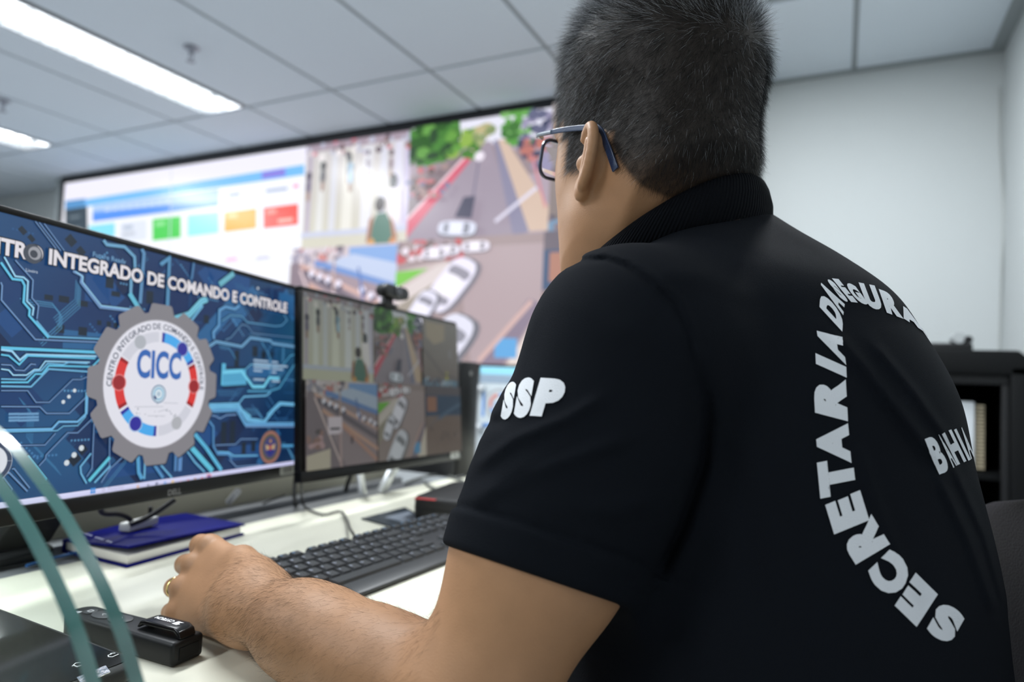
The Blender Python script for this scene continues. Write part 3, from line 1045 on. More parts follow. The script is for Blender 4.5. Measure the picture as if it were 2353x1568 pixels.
# ---- camera views; each drawn in a unit square (x right, y up)
def clip01(pts):
    """cuts a polygon to the unit square"""
    for ax, lim, sg in ((0, 0.0, 1), (0, 1.0, -1), (1, 0.0, 1), (1, 1.0, -1)):
        out = []
        for i, p in enumerate(pts):
            q = pts[i - 1]
            a, b = sg * (p[ax] - lim), sg * (q[ax] - lim)
            if (a >= 0) != (b >= 0):
                t = b / (b - a)
                out.append(tuple(q[k] + (p[k] - q[k]) * t for k in (0, 1)))
            if a >= 0: out.append(tuple(p))
        pts = out
        if len(pts) < 3: return []
    return pts


def sub(A, x0, y0, w, h):
    class S: pass
    f = S()
    T = lambda p: (x0 + p[0] * w, y0 + p[1] * h)

    def poly(pts, col):
        c_ = clip01(list(pts))
        if c_: A.poly([T(p) for p in c_], col)

    def line(pts, wd, col):
        for a, b in zip(pts, pts[1:]):
            a, b = np.array(a, float), np.array(b, float)
            d = (b - a) * (w, h)
            d /= np.linalg.norm(d) + 1e-9
            n_ = np.array([-d[1] / w, d[0] / h]) * wd * w / 2
            poly([tuple(a + n_), tuple(a - n_), tuple(b - n_), tuple(b + n_)], col)
    f.poly, f.line = poly, line
    f.grad = lambda pts, cols: A.raw([T(p) for p in pts], [tuple(range(len(pts)))], cols)
    f.rect = lambda a, b, c, d, col: poly([(a, b), (c, b), (c, d), (a, d)], col)
    f.disc = lambda c, r, col, ry=None: poly([(c[0] + r * math.cos(6.2832 * k / 16), c[1] + (ry or r) * math.sin(6.2832 * k / 16)) for k in range(16)], col)
    return f


def blobs(f, n, x0, y0, x1, y1, cols, r0, r1, seed):
    rg = random.Random(seed)
    for _ in range(n):
        f.disc((rg.uniform(x0, x1), rg.uniform(y0, y1)), rg.uniform(r0, r1), cols[rg.randrange(len(cols))], rg.uniform(r0, r1))


def car(f, x, y, s, a, col):
    """a pale car seen from above and behind: body, windscreens, wheels"""
    ca, sa = math.cos(a), math.sin(a)
    R_ = lambda p, q: (x + s * (p * ca - q * sa), y + s * (p * sa + q * ca))
    oval = lambda cx, cy, rx, ry: [R_(cx + rx * math.copysign(abs(math.cos(.35 * k)) ** .62, math.cos(.35 * k)), cy + ry * math.copysign(abs(math.sin(.35 * k)) ** .62, math.sin(.35 * k))) for k in range(18)]
    dk = tuple(v * .62 for v in col)
    f.poly(oval(.02, -.06, .58, .27), tuple(v * .5 for v in col))
    f.poly(oval(0, 0, .56, .25), col)
    f.poly(oval(.27, 0, .10, .19), dk)
    f.poly(oval(-.31, 0, .08, .17), dk)
    f.poly(oval(-.02, .01, .22, .19), tuple(min(255, v + 14) for v in col))


def view_hall(f):
    f.grad([(0, 0), (1, 0), (1, 1), (0, 1)], [(196, 201, 172), (200, 204, 178), (188, 190, 185), (186, 188, 180)])
    for x, w, c in ((.02, .05, (176, 172, 180)), (.13, .07, (214, 222, 208)), (.26, .06, (205, 214, 212)), (.38, .10, (220, 226, 205)), (.56, .10, (218, 226, 222)), (.72, .07, (208, 216, 218)),
                    (.84, .09, (214, 220, 226)), (.93, .06, (196, 196, 212))):
        f.grad([(x, .12), (x + w, .12), (x + w * .9, .92), (x + w * .1, .92)], [c, c, tuple(v - 12 for v in c), tuple(v - 12 for v in c)])
    f.rect(0, .93, 1, 1, (150, 140, 145))
    blobs(f, 40, 0, .86, 1, 1.0, [(90, 80, 85), (200, 120, 130), (170, 180, 190), (120, 100, 90), (225, 225, 215)], .012, .03, 5)
    f.rect(0, .12, 1, .17, (186, 198, 208))
    for x, y, s, c in ((.05, .70, .05, (70, 66, 84)), (.19, .78, .05, (46, 50, 52)), (.44, .82, .05, (70, 76, 80)), (.46, .74, .045, (120, 160, 175)), (.83, .82, .035, (86, 70, 76)), (.62, .85, .03, (96, 90, 96))):
        f.disc((x, y), s * .55, c, s * .9)
        f.disc((x, y - .10), s * .5, tuple(min(255, v + 35) for v in c), s * 1.6)
        f.disc((x, y - .19), s * .35, (150, 128, 112), s)
    f.disc((.86, .56), .035, (62, 66, 66), .07)
    f.poly([(.80, .50), (.92, .50), (.94, .22), (.84, .20)], (226, 226, 222))
    f.disc((.75, .37), .045, (52, 46, 44), .07)
    f.poly([(.66, .02), (.70, .22), (.73, .29), (.81, .29), (.86, .2), (.89, .0)], (78, 118, 100))
    f.poly([(.66, .24), (.70, .28), (.68, .05), (.64, .03)], (150, 108, 84))
    f.poly([(.84, .28), (.88, .20), (.92, .06), (.88, .04)], (160, 116, 88))
    f.disc((.69, .03), .03, (196, 150, 84), .04)
    f.disc((.88, .03), .03, (190, 130, 80), .04)


def view_street(f):
    f.rect(0, 0, 1, 1, (160, 152, 156))
    f.rect(0, .78, 1, 1, (214, 222, 226))
    f.poly([(0, .58), (.5, .80), (1, .60), (1, .5), (0, .45)], (140, 130, 128))
    f.poly([(.52, .80), (.58, .80), (.80, 0), (.02, 0), (0, .06)], (146, 140, 146))
    f.poly([(0, .46), (.42, .76), (.52, .80), (.0, .20)], (120, 112, 112))
    f.poly([(.0, .20), (.0, .05), (.52, .76), (.50, .80)], (196, 92, 106))
    f.line([(.0, .215), (.50, .805)], .018, (226, 196, 196))
    f.poly([(.62, .80), (.68, .80), (1, .18), (1, .04), (.86, .04)], (196, 178, 152))
    f.poly([(.60, .80), (.63, .80), (.86, .04), (.76, .0)], (128, 130, 146))
    blobs(f, 70, .0, .70, .34, 1.0, [(44, 86, 36), (66, 122, 50), (92, 150, 66), (40, 70, 40)], .03, .07, 2)
    blobs(f, 26, .30, .68, .50, .90, [(92, 150, 60), (130, 170, 70), (70, 120, 50)], .025, .05, 3)
    blobs(f, 16, .46, .78, .60, .92, [(150, 165, 110), (176, 170, 120), (120, 140, 90)], .02, .04, 13)
    blobs(f, 36, .68, .74, .86, 1.0, [(84, 150, 64), (60, 110, 50), (110, 170, 90)], .02, .045, 4)
    blobs(f, 34, .80, .50, 1.0, .95, [(90, 96, 116), (170, 110, 96), (140, 140, 160), (60, 66, 86)], .02, .05, 6)
    blobs(f, 30, .0, .36, .34, .62, [(186, 110, 110), (110, 120, 140), (90, 80, 76), (150, 130, 120)], .015, .035, 7)
    f.line([(.53, .62), (.50, .28)], .012, (110, 110, 124))
    f.disc((.535, .66), .035, (226, 226, 226), .04)
    f.line([(.66, .12), (.92, .36)], .02, (210, 214, 222))
    f.poly([(.38, .18), (.50, .16), (.52, .34), (.44, .34)], (72, 74, 88))
    car(f, .40, .09, .24, -.1, (206, 218, 226))
    f.line([(.98, .2), (.88, .62)], .014, (196, 130, 130))


def view_kerb(f):
    f.grad([(0, 0), (1, 0), (1, 1), (0, 1)], [(120, 112, 104), (128, 118, 112), (150, 148, 140), (142, 140, 132)])
    f.poly([(.08, .95), (.62, .95), (.60, .70), (.30, .62), (.10, .72)], (176, 166, 142))
    f.rect(0, 0, 1, .10, (106, 140, 160))
    blobs(f, 26, .0, .02, 1.0, .12, [(80, 80, 90), (170, 190, 200), (120, 110, 110)], .02, .04, 8)
    f.rect(.62, .10, .68, .22, (190, 190, 60))
    f.line([(0, .55), (.5, .2), (1, .12)], .03, (110, 106, 106))
    f.disc((.75, .5), .05, (150, 150, 150), .08)


def view_station(f):
    f.rect(0, 0, 1, 1, (150, 138, 140))
    f.rect(0, .80, 1, 1, (196, 190, 186))
    blobs(f, 60, 0, .78, .60, 1.0, [(190, 130, 120), (210, 205, 205), (110, 104, 110), (150, 150, 160)], .015, .04, 9)
    f.poly([(.56, .98), (1, .98), (1, .66), (.56, .78)], (120, 160, 205))
    f.poly([(.36, .86), (.60, .92), (1, .82), (1, .62), (.60, .74)], (176, 196, 214))
    f.line([(.24, .86), (1, .62)], .045, (104, 140, 190))
    f.poly([(0, .86), (.10, .86), (.52, .0), (0, .0)], (128, 118, 122))
    f.line([(.10, .84), (1, .42)], .030, (200, 168, 150))
    f.line([(.14, .78), (1, .30)], .050, (104, 98, 104))
    f.line([(.20, .66), (1, .16)], .035, (196, 160, 138))
    f.line([(.10, .80), (.46, .0)], .022, (206, 190, 184))
    f.line([(.42, .52), (.98, .03)], .036, (186, 146, 126))
    for x, y in ((.22, .76), (.30, .73), (.38, .70), (.48, .66), (.70, .60), (.78, .55), (.88, .52), (.95, .48)):
        f.disc((x, y), .030, (226, 228, 236), .035)
        f.disc((x + .02, y - .03), .02, (70, 76, 96), .02)
    f.line([(.43, .88), (.45, .05)], .022, (176, 160, 150))
    f.rect(.27, .38, .46, .58, (222, 214, 220))
    f.rect(.30, .43, .43, .455, (50, 46, 54))
    f.line([(.44, .40), (.44, .0)], .030, (180, 160, 156))
    f.poly([(0, 0), (0, .16), (.30, .22), (.30, 0)], (206, 200, 176))
    blobs(f, 14, .0, .22, .2, .42, [(150, 120, 110), (190, 160, 160), (90, 84, 84)], .02, .05, 10)
    f.line([(.66, .80), (.72, .52)], .02, (90, 120, 170))
    f.disc((.60, .30), .014, (60, 50, 56), .05)


def view_junction(f):
    f.rect(0, 0, 1, 1, (150, 138, 132))
    f.poly([(.42, .92), (1, .92), (1, .0), (.56, 0)], (164, 152, 148))
    blobs(f, 40, 0, .84, .45, 1.0, [(186, 90, 90), (220, 215, 215), (110, 100, 96), (150, 140, 140)], .02, .045, 11)
    f.poly([(0, .74), (.36, .82), (.40, .78), (0, .56)], (190, 180, 170))
    f.poly([(0, .74), (.24, .76), (0, .60)], (110, 190, 66))
    f.poly([(0, .56), (.30, .78), (.40, .80), (.44, .74), (0, .44)], (206, 202, 190))
    f.poly([(0, .44), (.40, .72), (.30, .40), (0, .22)], (150, 146, 128))
    for x, y in ((.36, .90), (.28, .88), (.56, .92)): car(f, x, y, .17, 0, (226, 228, 232))
    car(f, .40, .62, .42, 1.0, (224, 228, 236))
    car(f, .20, .42, .30, 1.1, (214, 220, 228))
    car(f, .36, .12, .52, 1.0, (212, 220, 226))
    f.poly([(.62, .0), (.78, .0), (1, .46), (.92, .50)], (128, 120, 130))
    f.poly([(.80, .0), (1, .0), (1, .42)], (214, 208, 190))
    f.rect(.72, .05, .86, .20, (92, 160, 205))
    f.line([(.62, .02), (.94, .48)], .03, (196, 170, 156))


def view_yard(f):
    f.rect(0, 0, 1, 1, (128, 114, 106))
    f.rect(0, .56, 1, 1, (62, 84, 108))
    f.rect(.0, .86, 1, 1, (100, 96, 100))
    f.rect(.04, .62, .30, .84, (160, 118, 96))
    f.line([(.06, .36), (.5, .58), (1, .74)], .05, (86, 112, 136))
    f.poly([(0, .36), (.3, .50), (.66, .53), (1, .46), (1, 0), (0, 0)], (128, 112, 102))
    blobs(f, 8, .1, .1, .9, .4, [(110, 98, 92), (140, 124, 116)], .02, .05, 12)


def mosaic(A, x0, y0, w, h, cols=(0, .345, .675, 1)):
    for r, row in ((1, (view_hall, view_street, view_kerb)), (0, (view_station, view_junction, view_yard))):
        for i, fn in enumerate(row):
            fn(sub(A, x0 + w * cols[i], y0 + h * r / 2, w * (cols[i + 1] - cols[i]), h / 2))


# ------------------------------------------------------------ video wall
YW = 3.15
wl = on_y(149, 423, YW)
inL, inT = wl[0], wl[2] + .004
inR = on_y(700, 450, YW)[0]
pw_ = (inR - inL) / 2
inB = on_y(1120, 838, YW)[2]
xR = inL + 4 * pw_
fr_t = on_y(600, 331, YW)[2] - on_y(600, 355, YW)[2]
vw = empty('video_wall', ((inL + xR) / 2, YW + .10, inB))
tag(vw, 'wall of large display panels with a black frame, showing a dashboard and street cameras', 'video wall')
FRM = mat('wall_frame', (.010, .011, .014), rough=.45)
m_ = MB()
m_.box((inL - .035, YW - .012, inT), (xR + .035, YW + .12, inT + fr_t))
m_.build('top_frame', FRM, vw, bevel=.004)
for a, b_ in ((inL - .035, inL), (xR, xR + .035)):
    MB().box((a, YW - .012, inB - .02), (b_, YW + .12, inT)).build('side_frame', FRM, vw, bevel=.004)
MB().box((inL, YW - .012, inB - .02), (xR, YW + .12, inB)).build('bottom_frame', FRM, vw, bevel=.004)
rowh = (inT - inB) / 2
for r_ in range(2):
    for k in range(4):
        MB().box((inL + k * pw_ + .0015, YW + .002, inB + r_ * rowh + .0015), (inL + (k + 1) * pw_ - .0015, YW + .11, inB + (r_ + 1) * rowh - .0015)).build('display_panel', FRM, vw)
MB().box((inL + .2, YW + .11, .3), (xR - .2, YB - .002, inB)).build('plinth', mat('plinth_grey', (.40, .42, .43), rough=.6), vw)
struct(MB().box((inL - .16, YW + .02, 0), (inL - .037, YB, inT + .10)).build('trim_4', TRIM))
WALLPIC = screen_mat('video_wall_picture', 1.08)
bright = lambda c: tuple(255 * (1 - (1 - v / 255) ** 1.12) for v in (min(255, c[0] * 1.04), c[1], min(255, c[2] * 1.06)))
A = Art((inL, YW + .0015, inB), (1, 0, 0), (0, 0, 1), step=2e-4)
A.n = vec3(0, -1, 0)
for_px = lambda *pp: [tuple(A.uv(x, y)) for x, y in pp]
# dashboard over the four panels at the left
x1 = inR - inL
top_ = inT - inB
A.rect(0, 0, x1, top_, (246, 247, 255))
A.poly(for_px((150, 424), (706, 338), (706, 375), (150, 466)), (238, 236, 252))
A.poly(for_px((150, 466), (700, 378), (700, 402), (150, 482)), (120, 190, 250))
A.poly(for_px((150, 462), (196, 456), (196, 474), (150, 482)), (90, 150, 205))
A.poly(for_px((602, 396), (656, 387), (656, 404), (602, 412)), (140, 130, 225))
A.poly(for_px((150, 482), (201, 474), (205, 700), (150, 700)), (62, 76, 88))
for i in range(4): A.poly(for_px((160, 498 + 26 * i), (184, 494 + 26 * i), (184, 500 + 26 * i), (160, 504 + 26 * i)), (110, 124, 134), same=bool(i))
A.poly(for_px((213, 474), (503, 434), (503, 474), (213, 510)), (176, 205, 252))
A.poly(for_px((213, 487), (503, 462), (503, 474), (213, 510)), (120, 170, 250))
A.poly(for_px((213, 492), (392, 470), (392, 484), (213, 510)), (88, 150, 252))
for i in range(9): A.poly(for_px((242 + 17 * i, 482 - 2.3 * i), (254 + 17 * i, 480 - 2.3 * i), (254 + 17 * i, 484 - 2.3 * i), (242 + 17 * i, 486 - 2.3 * i)), (228, 238, 254), same=bool(i))
for (a, b, c, d, col) in ((205, 519, 265, 545, (140, 226, 246)), (276, 512, 338, 552, (226, 232, 244)), (351, 504, 416, 548, (82, 212, 92)), (432, 495, 503, 538, (160, 244, 238)),
                          (516, 488, 590, 528, (255, 176, 60)), (606, 478, 686, 520, (255, 86, 76))):
    sl = -.118 * (c - a)
    A.poly(for_px((a, b), (c, b + sl), (c, d + sl + 6), (a, d + 6)), col)
for (a, b, col) in ((358, 512, (150, 232, 156)), (524, 494, (255, 214, 150)), (614, 484, (255, 160, 150)), (284, 520, (180, 192, 212))):
    A.poly(for_px((a, b), (a + 22, b - 3), (a + 22, b + 6), (a, b + 9)), col)
for i, (a, b, w_, col) in enumerate(((612, 436, 50, (176, 190, 216)), (675, 425, 12, (250, 150, 190)), (526, 446, 26, (176, 190, 216)), (282, 536, 30, (196, 202, 216)), (640, 505, 34, (255, 190, 180)), (520, 594, 26, (246, 196, 226)), (590, 590, 30, (216, 216, 246)))):
    A.poly(for_px((a, b), (a + w_, b - w_ * .13), (a + w_, b - w_ * .13 + 8), (a, b + 8)), col, same=bool(i))
for xx in (392,): A.poly(for_px((394, 388), (396, 388), (391, 620), (389, 620)), (210, 214, 236))
A.poly(for_px((200, 641), (697, 586), (697, 588), (200, 643)), (216, 220, 240))
A.tone = bright
mosaic(A, x1, 0, xR - inL - x1, top_, (0, .315, .665, 1))
A.build('picture', WALLPIC, vw)

# ------------------------------------------------------------ near monitor: circuit board wallpaper, title, gear logo, task bar
c, u, v, n = MON1
MONPIC = screen_mat('near_monitor_picture', 1.0, rough=.28)
A = Art(c, u, v, step=1.2e-5)
q = lambda x, y: A.uv(x, y)
w2, h2 = SW / 2, SH / 2
tb = q(300, 1112)[1]                        # top of the task bar


def clip_u(p):
    return (max(-w2, min(w2, p[0])), max(-h2, min(h2, p[1])))


NX, NY = 16, 10
cols = {}
gv, gf, gc = [], [], []
for j in range(NY + 1):
    for i in range(NX + 1):
        a, b = i / NX, j / NY
        gv.append((-w2 + SW * a, -h2 + SH * b))
        t = .5 + .25 * math.sin(a * 5 + b * 3) + .25 * math.sin(b * 7 - a * 4 + 1)
        gc.append((12 + 20 * t, 38 + 42 * t, 84 + 40 * t - 30 * max(0, a - .6)))
for j in range(NY):
    for i in range(NX):
        k = j * (NX + 1) + i
        gf.append((k, k + 1, k + NX + 2, k + NX + 1))
A.raw(gv, gf, gc)
rg = random.Random(3)
# darker pads and fine rows of dots
pts, fcs, cls = [], [], []


def quad(x, y, a, b, ang, col):
    ca, sa = math.cos(ang), math.sin(ang)
    k = len(pts)
    for p_, q_ in ((-a, -b), (a, -b), (a, b), (-a, b)):
        pts.append(clip_u((x + p_ * ca - q_ * sa, y + p_ * sa + q_ * ca)))
    fcs.append((k, k + 1, k + 2, k + 3))
    cls.extend([col] * 4)


for _ in range(34):
    x, y = rg.uniform(-w2, w2), rg.uniform(-h2 + .02, h2)
    quad(x, y, rg.uniform(.012, .05), rg.uniform(.006, .02), rg.choice([0, 0, .78, -.78]), rg.choice([(16, 44, 86), (22, 56, 104), (28, 70, 124), (14, 34, 70), (40, 92, 140)]))
A.raw(pts, fcs, cls)
pts, fcs, cls = [], [], []
for _ in range(60):
    x, y, an = rg.uniform(-w2, w2), rg.uniform(-h2 + .03, h2), rg.choice([0, 0, .75, -.75])
    cc = rg.choice([(66, 120, 168), (84, 142, 186), (50, 100, 150), (34, 80, 128)])
    for k in range(rg.randrange(5, 12)):
        quad(x + k * .0042 * math.cos(an), y + k * .0042 * math.sin(an), .0011, .0011, an, cc)
A.raw(pts, fcs, cls)
# chips
pts, fcs, cls = [], [], []
for (x, y, a, b, ang) in ((52, 530, 9, 7, -.7), (72, 548, 8, 6, -.7), (163, 553, 11, 10, -.7), (186, 578, 9, 8, -.7), (112, 684, 10, 6, 0), (147, 688, 12, 7, 0), (190, 698, 12, 6, 0), (138, 756, 10, 9, 0), (190, 762, 10, 9, 0), (252, 650, 9, 11, 0),
                          (266, 676, 10, 5, 0), (228, 742, 5, 5, 0), (250, 745, 5, 5, 0), (266, 748, 5, 5, 0), (474, 734, 6, 7, 0), (586, 808, 6, 8, 0), (606, 812, 5, 8, 0), (626, 814, 5, 8, 0), (544, 826, 5, 14, 0), (514, 996, 6, 18, 0),
                          (534, 994, 6, 18, 0), (560, 1030, 5, 9, 0), (582, 1026, 5, 8, 0), (172, 1056, 12, 10, .7), (190, 1034, 9, 8, .7), (344, 684, 8, 12, 0)):
    p_, p2_ = q(x, y), q(x + 10, y)
    k_ = abs(p2_[0] - p_[0]) / 10
    quad(p_[0], p_[1], a * k_, b * k_, ang, (20, 34, 50))
A.raw(pts, fcs, cls)
# faint thin tracks behind the main ones
for grp in range(26):
    x, y = rg.uniform(-w2, w2), rg.uniform(-h2 + .03, h2)
    an = rg.choice([0, 0, math.pi / 4, -math.pi / 4, math.pi / 2])
    P_ = [(x, y)]
    for _ in range(rg.randrange(2, 5)):
        L_ = rg.uniform(.012, .05)
        P_.append((P_[-1][0] + L_ * math.cos(an), P_[-1][1] + L_ * math.sin(an)))
        an += rg.choice([-1, 1]) * math.pi / 4
    cc = rg.choice([(44, 92, 136), (56, 108, 150), (70, 128, 168), (38, 80, 122)])
    for k in range(rg.randrange(2, 6)):
        A.line([clip_u((p_[0] + k * .0016, p_[1] - k * .0022)) for p_ in P_], rg.uniform(.0006, .0011), cc, same=bool(k))
C4 = lambda ox, oy, z, s_: [q(ox + float(a.split(',')[0]) / z, oy + float(a.split(',')[1]) / z) for a in s_.split()]
LT, MD, DM = (150, 205, 236), (104, 172, 212), (104, 140, 186)
CY = (96, 190, 226)
Z1 = 1568 / 400
traces = [
    (0, 440, Z1, '30,590 130,765 205,775 245,810 235,990 295,1050 285,1120', .0022, LT), (0, 440, Z1, '0,640 105,790 190,800 215,850 205,1000 260,1065 255,1120 430,1320', .0030, CY),
    (0, 440, Z1, '130,620 290,800 280,960 340,1030 325,1150', .0018, DM), (0, 440, Z1, '0,820 12,850 5,980 310,1335 880,1360', .0020, DM), (0, 440, Z1, '320,1165 440,1310 890,1330', .0022, MD),
    (0, 440, Z1, '310,270 500,520', .0014, DM), (0, 440, Z1, '345,280 540,535', .0014, DM), (0, 440, Z1, '390,290 575,540', .0014, DM),
    (0, 440, Z1, '650,720 730,760 720,820 895,1045 1200,1080', .0036, DM), (0, 440, Z1, '670,720 740,770 735,815 905,1030 1190,1065', .0016, LT),
    (0, 440, Z1, '925,440 955,480 1115,500 1205,590 1210,690 1175,760 1170,930 1290,1130', .0052, (96, 150, 186)), (0, 440, Z1, '1160,920 1290,1130', .0075, (92, 176, 204)),
    (0, 440, Z1, '1270,520 1290,560 1255,1010', .0060, (82, 130, 172)), (0, 440, Z1, '1440,660 1520,600 1500,1050', .0070, (76, 132, 172)),
    (0, 800, Z1, '0,0 880,40', .0040, CY), (0, 800, Z1, '0,15 100,30 170,110 230,60 860,75', .0026, LT), (0, 800, Z1, '0,60 70,70 165,150 240,70 850,95', .0022, CY),
    (0, 800, Z1, '0,150 90,155 130,200 210,205 270,145 315,150', .0016, DM), (0, 800, Z1, '0,190 70,200 110,245 230,245 300,195 345,195 400,120 800,130', .0018, LT),
    (0, 800, Z1, '0,280 220,285 300,210 360,205 420,140 560,150 610,130 780,140', .0020, MD), (0, 800, Z1, '0,310 240,310 310,235 370,235 430,160 820,170 900,90', .0022, CY),
    (0, 800, Z1, '0,345 270,350 430,190 800,215', .0024, MD), (0, 800, Z1, '0,385 240,385 315,490 435,490 645,285 720,285 790,255', .0014, DM),
    (0, 800, Z1, '0,528 350,530 410,590 615,590 790,420', .0016, DM), (0, 800, Z1, '0,740 460,730 520,665 690,665 770,590 780,390', .0028, (110, 176, 222)),
    (0, 800, Z1, '0,758 505,745 560,705 690,700 760,620 765,400', .0016, MD), (0, 800, Z1, '90,880 395,875 490,770', .0014, DM), (0, 800, Z1, '340,1065 400,1000 405,965 600,765 690,765 840,620', .0016, DM),
    (0, 800, Z1, '230,1000 245,985 400,1180 385,1200 225,1040', .0038, CY), (0, 800, Z1, '70,1130 85,1120 250,1290', .0022, DM), (0, 800, Z1, '20,1180 35,1170 110,1270 90,1305', .0022, DM), (0, 800, Z1, '110,1090 130,1085 270,1260', .0018, DM),
    (0, 800, Z1, '840,640 820,1085 770,1160', .0016, DM), (0, 800, Z1, '980,730 975,1110', .0016, DM), (0, 800, Z1, '810,950 715,1070 720,1130 770,1220', .0026, MD), (0, 800, Z1, '980,985 790,1200', .0050, (92, 190, 214)), (0, 800, Z1, '985,1060 840,1215', .0030, MD),
    (0, 800, Z1, '1120,960 980,1090 900,1215', .0018, DM), (0, 800, Z1, '1230,900 1240,1120 1270,1180', .0060, (78, 150, 196)), (0, 800, Z1, '1300,920 1290,1180', .0034, MD), (0, 800, Z1, '1350,1010 1460,1170', .0050, (80, 140, 190)), (0, 800, Z1, '1400,1010 1540,1170', .0030, MD),
    (400, 560, Z1, '0,680 130,640 240,520 290,500', .011, (106, 180, 204)), (400, 560, Z1, '150,690 250,560', .0040, MD), (400, 560, Z1, '170,170 150,320', .0050, (70, 116, 160)), (400, 560, Z1, '530,260 400,370', .010, (98, 168, 186)),
    (400, 560, Z1, '580,560 540,590 455,570 400,600 395,740 345,800 350,860', .0055, (84, 140, 186)), (400, 560, Z1, '420,700 500,645 600,655 650,710 900,745 960,740 1010,690 980,640', .0032, (76, 132, 172)),
    (400, 560, Z1, '450,870 500,850 600,730 650,740 700,810 1090,850', .0030, (74, 112, 150)), (400, 560, Z1, '300,930 370,885 600,930 680,850 860,875 880,900 1085,930', .0058, (90, 140, 178)),
    (400, 560, Z1, '1080,1000 1040,1010 960,1110', .0034, (70, 140, 178)), (400, 560, Z1, '620,1150 680,1090 900,1110 1000,1110', .0022, MD), (400, 560, Z1, '440,1080 430,1280', .0100, (84, 170, 206)), (400, 560, Z1, '430,1210 640,1200', .0300, (78, 158, 196)),
    (400, 560, Z1, '430,1160 600,1150 700,1290 800,1290 850,1210 940,1215', .0060, (104, 190, 220)), (400, 560, Z1, '1075,1090 940,1300 850,1330 650,1330', .0040, (72, 142, 180)), (400, 560, Z1, '340,1450 570,1445 620,1380 820,1370 860,1340', .0032, MD),
    (400, 560, Z1, '310,1470 580,1490 680,1568', .0075, (96, 168, 204)), (400, 560, Z1, '830,1550 940,1440 1080,1450', .0070, (80, 150, 190)),
    (400, 840, 4.9, '380,450 710,440 810,610 920,620 1000,640 1120,490 1190,430 1340,440', .0070, (98, 166, 206)), (400, 840, 4.9, '380,510 700,500 790,660 1340,660', .0068, (86, 146, 192)), (400, 840, 4.9, '790,690 1340,690', .0026, DM),
    (400, 840, 4.9, '370,560 450,570 500,600 580,560 690,555', .0024, DM), (400, 840, 4.9, '370,610 430,690 430,910 480,1000 600,1000 640,1050', .0040, (78, 134, 184)), (400, 840, 4.9, '450,900 680,890 740,830 930,830', .0018, DM),
    (400, 840, 4.9, '480,975 600,980 660,1020 930,1015', .0030, (98, 168, 214)), (400, 840, 4.9, '610,1060 690,1145 960,1120', .0022, DM), (400, 840, 4.9, '1200,905 1330,905', .0050, (80, 150, 196)),
    (400, 840, 4.9, '160,900 420,1190', .0090, (88, 184, 212)), (400, 840, 4.9, '210,760 350,930 520,1180', .0070, (80, 168, 206)), (400, 840, 4.9, '120,950 220,1090 330,1200', .0032, MD), (400, 840, 4.9, '60,960 50,1190', .0080, (84, 130, 184)),
    (400, 840, 4.9, '10,930 0,1190', .0060, (72, 120, 172)),
]
for ox, oy, z, s_, wd, col in traces:
    P_ = C4(ox, oy, z, s_)
    A.line([clip_u(p_) for p_ in P_], wd + .0016, (14, 34, 62))
for ox, oy, z, s_, wd, col in traces:
    P_ = C4(ox, oy, z, s_)
    A.line([clip_u(p_) for p_ in P_], wd * .82, col)
    if wd > .005:
        for k in (-.25, .25):
            d = P_[-1] - P_[0]
            off_ = np.array([-d[1], d[0]]) / np.linalg.norm(d) * wd * k
            A.line([clip_u(p_ + off_) for p_ in P_], .0007, tuple(min(255, x_ + 34) for x_ in col), same=True)
for (x, y, a) in ((184, 1030, 7), (167, 1046, 7), (150, 1064, 7), (168, 898, 4), (155, 912, 4), (142, 924, 4), (590, 663, 4)):
    p_ = q(x, y)
    A.disc(p_, .0032 if a > 5 else .0022, (205, 215, 222), n=10)
# small captions standing in the picture
p0_, p1_ = q(210, 590), q(286, 603)
A.text('Future Ready', p0_[0], p0_[1], (112, 158, 196), width=p1_[0] - p0_[0], bold=.01)
for i, (x, y, w_) in enumerate(((580, 828, 34), (580, 836, 40), (580, 844, 38), (580, 852, 20), (622, 832, 14), (622, 840, 36), (622, 848, 26), (622, 856, 10), (580, 872, 26), (622, 876, 18))):
    a_, b__ = q(x, y), q(x + w_, y + w_ * .06)
    A.rect(a_[0], a_[1] - .0016, b__[0], a_[1] + .0016, (150, 176, 200), same=bool(i))
for i, (x, y) in enumerate(((16, 952), (16, 960), (16, 967), (38, 952), (38, 960), (38, 967))):
    a_ = q(x, y)
    A.rect(a_[0], a_[1] - .0012, a_[0] + (.011 if x < 20 else .022), a_[1] + .0012, (104, 150, 190), same=bool(i))
# title
a_, b__ = q(108, 607), q(657, 718)
base = (a_[1] + b__[1]) / 2
hgt = abs(q(270, 603)[1] - q(270, 634)[1])
T_ = 'INTEGRADO DE COMANDO E CONTROLE'
vs, fs = text_tris(T_, 1.0, .028)
tw = max(p_[0] for p_ in vs) - min(p_[0] for p_ in vs)
sc_ = (b__[0] - a_[0]) / tw
vs2, _ = text_tris('CENTRO', 1.0, .028)
tw2 = (max(p_[0] for p_ in vs2) - min(p_[0] for p_ in vs2)) * sc_
gap = .30 * sc_
x0_ = a_[0] - gap - tw2
for bold, col, k_ in ((.090, (14, 20, 34), 0), (.038, (222, 218, 224), 1)):
    A.text(T_, a_[0] - (.05 * sc_ if not k_ else 0), base, col, width=(b__[0] - a_[0]) + (.10 * sc_ if not k_ else 0), height=hgt, bold=bold)
    A.text('CENTRO', x0_ - (.05 * sc_ if not k_ else 0), base, col, width=tw2 + (.10 * sc_ if not k_ else 0), height=hgt, bold=bold)
# shortcut icon over the O
p_ = q(72, 584)
A.disc(p_, .0105, (66, 72, 84))
A.disc(p_ + [.002, .001], .0070, (150, 152, 160))
A.disc(p_ + [.001, .0], .0042, (58, 62, 74))
A.text('Lixeira', p_[0], p_[1] - .020, (190, 204, 220), height=.0035, centre=True)
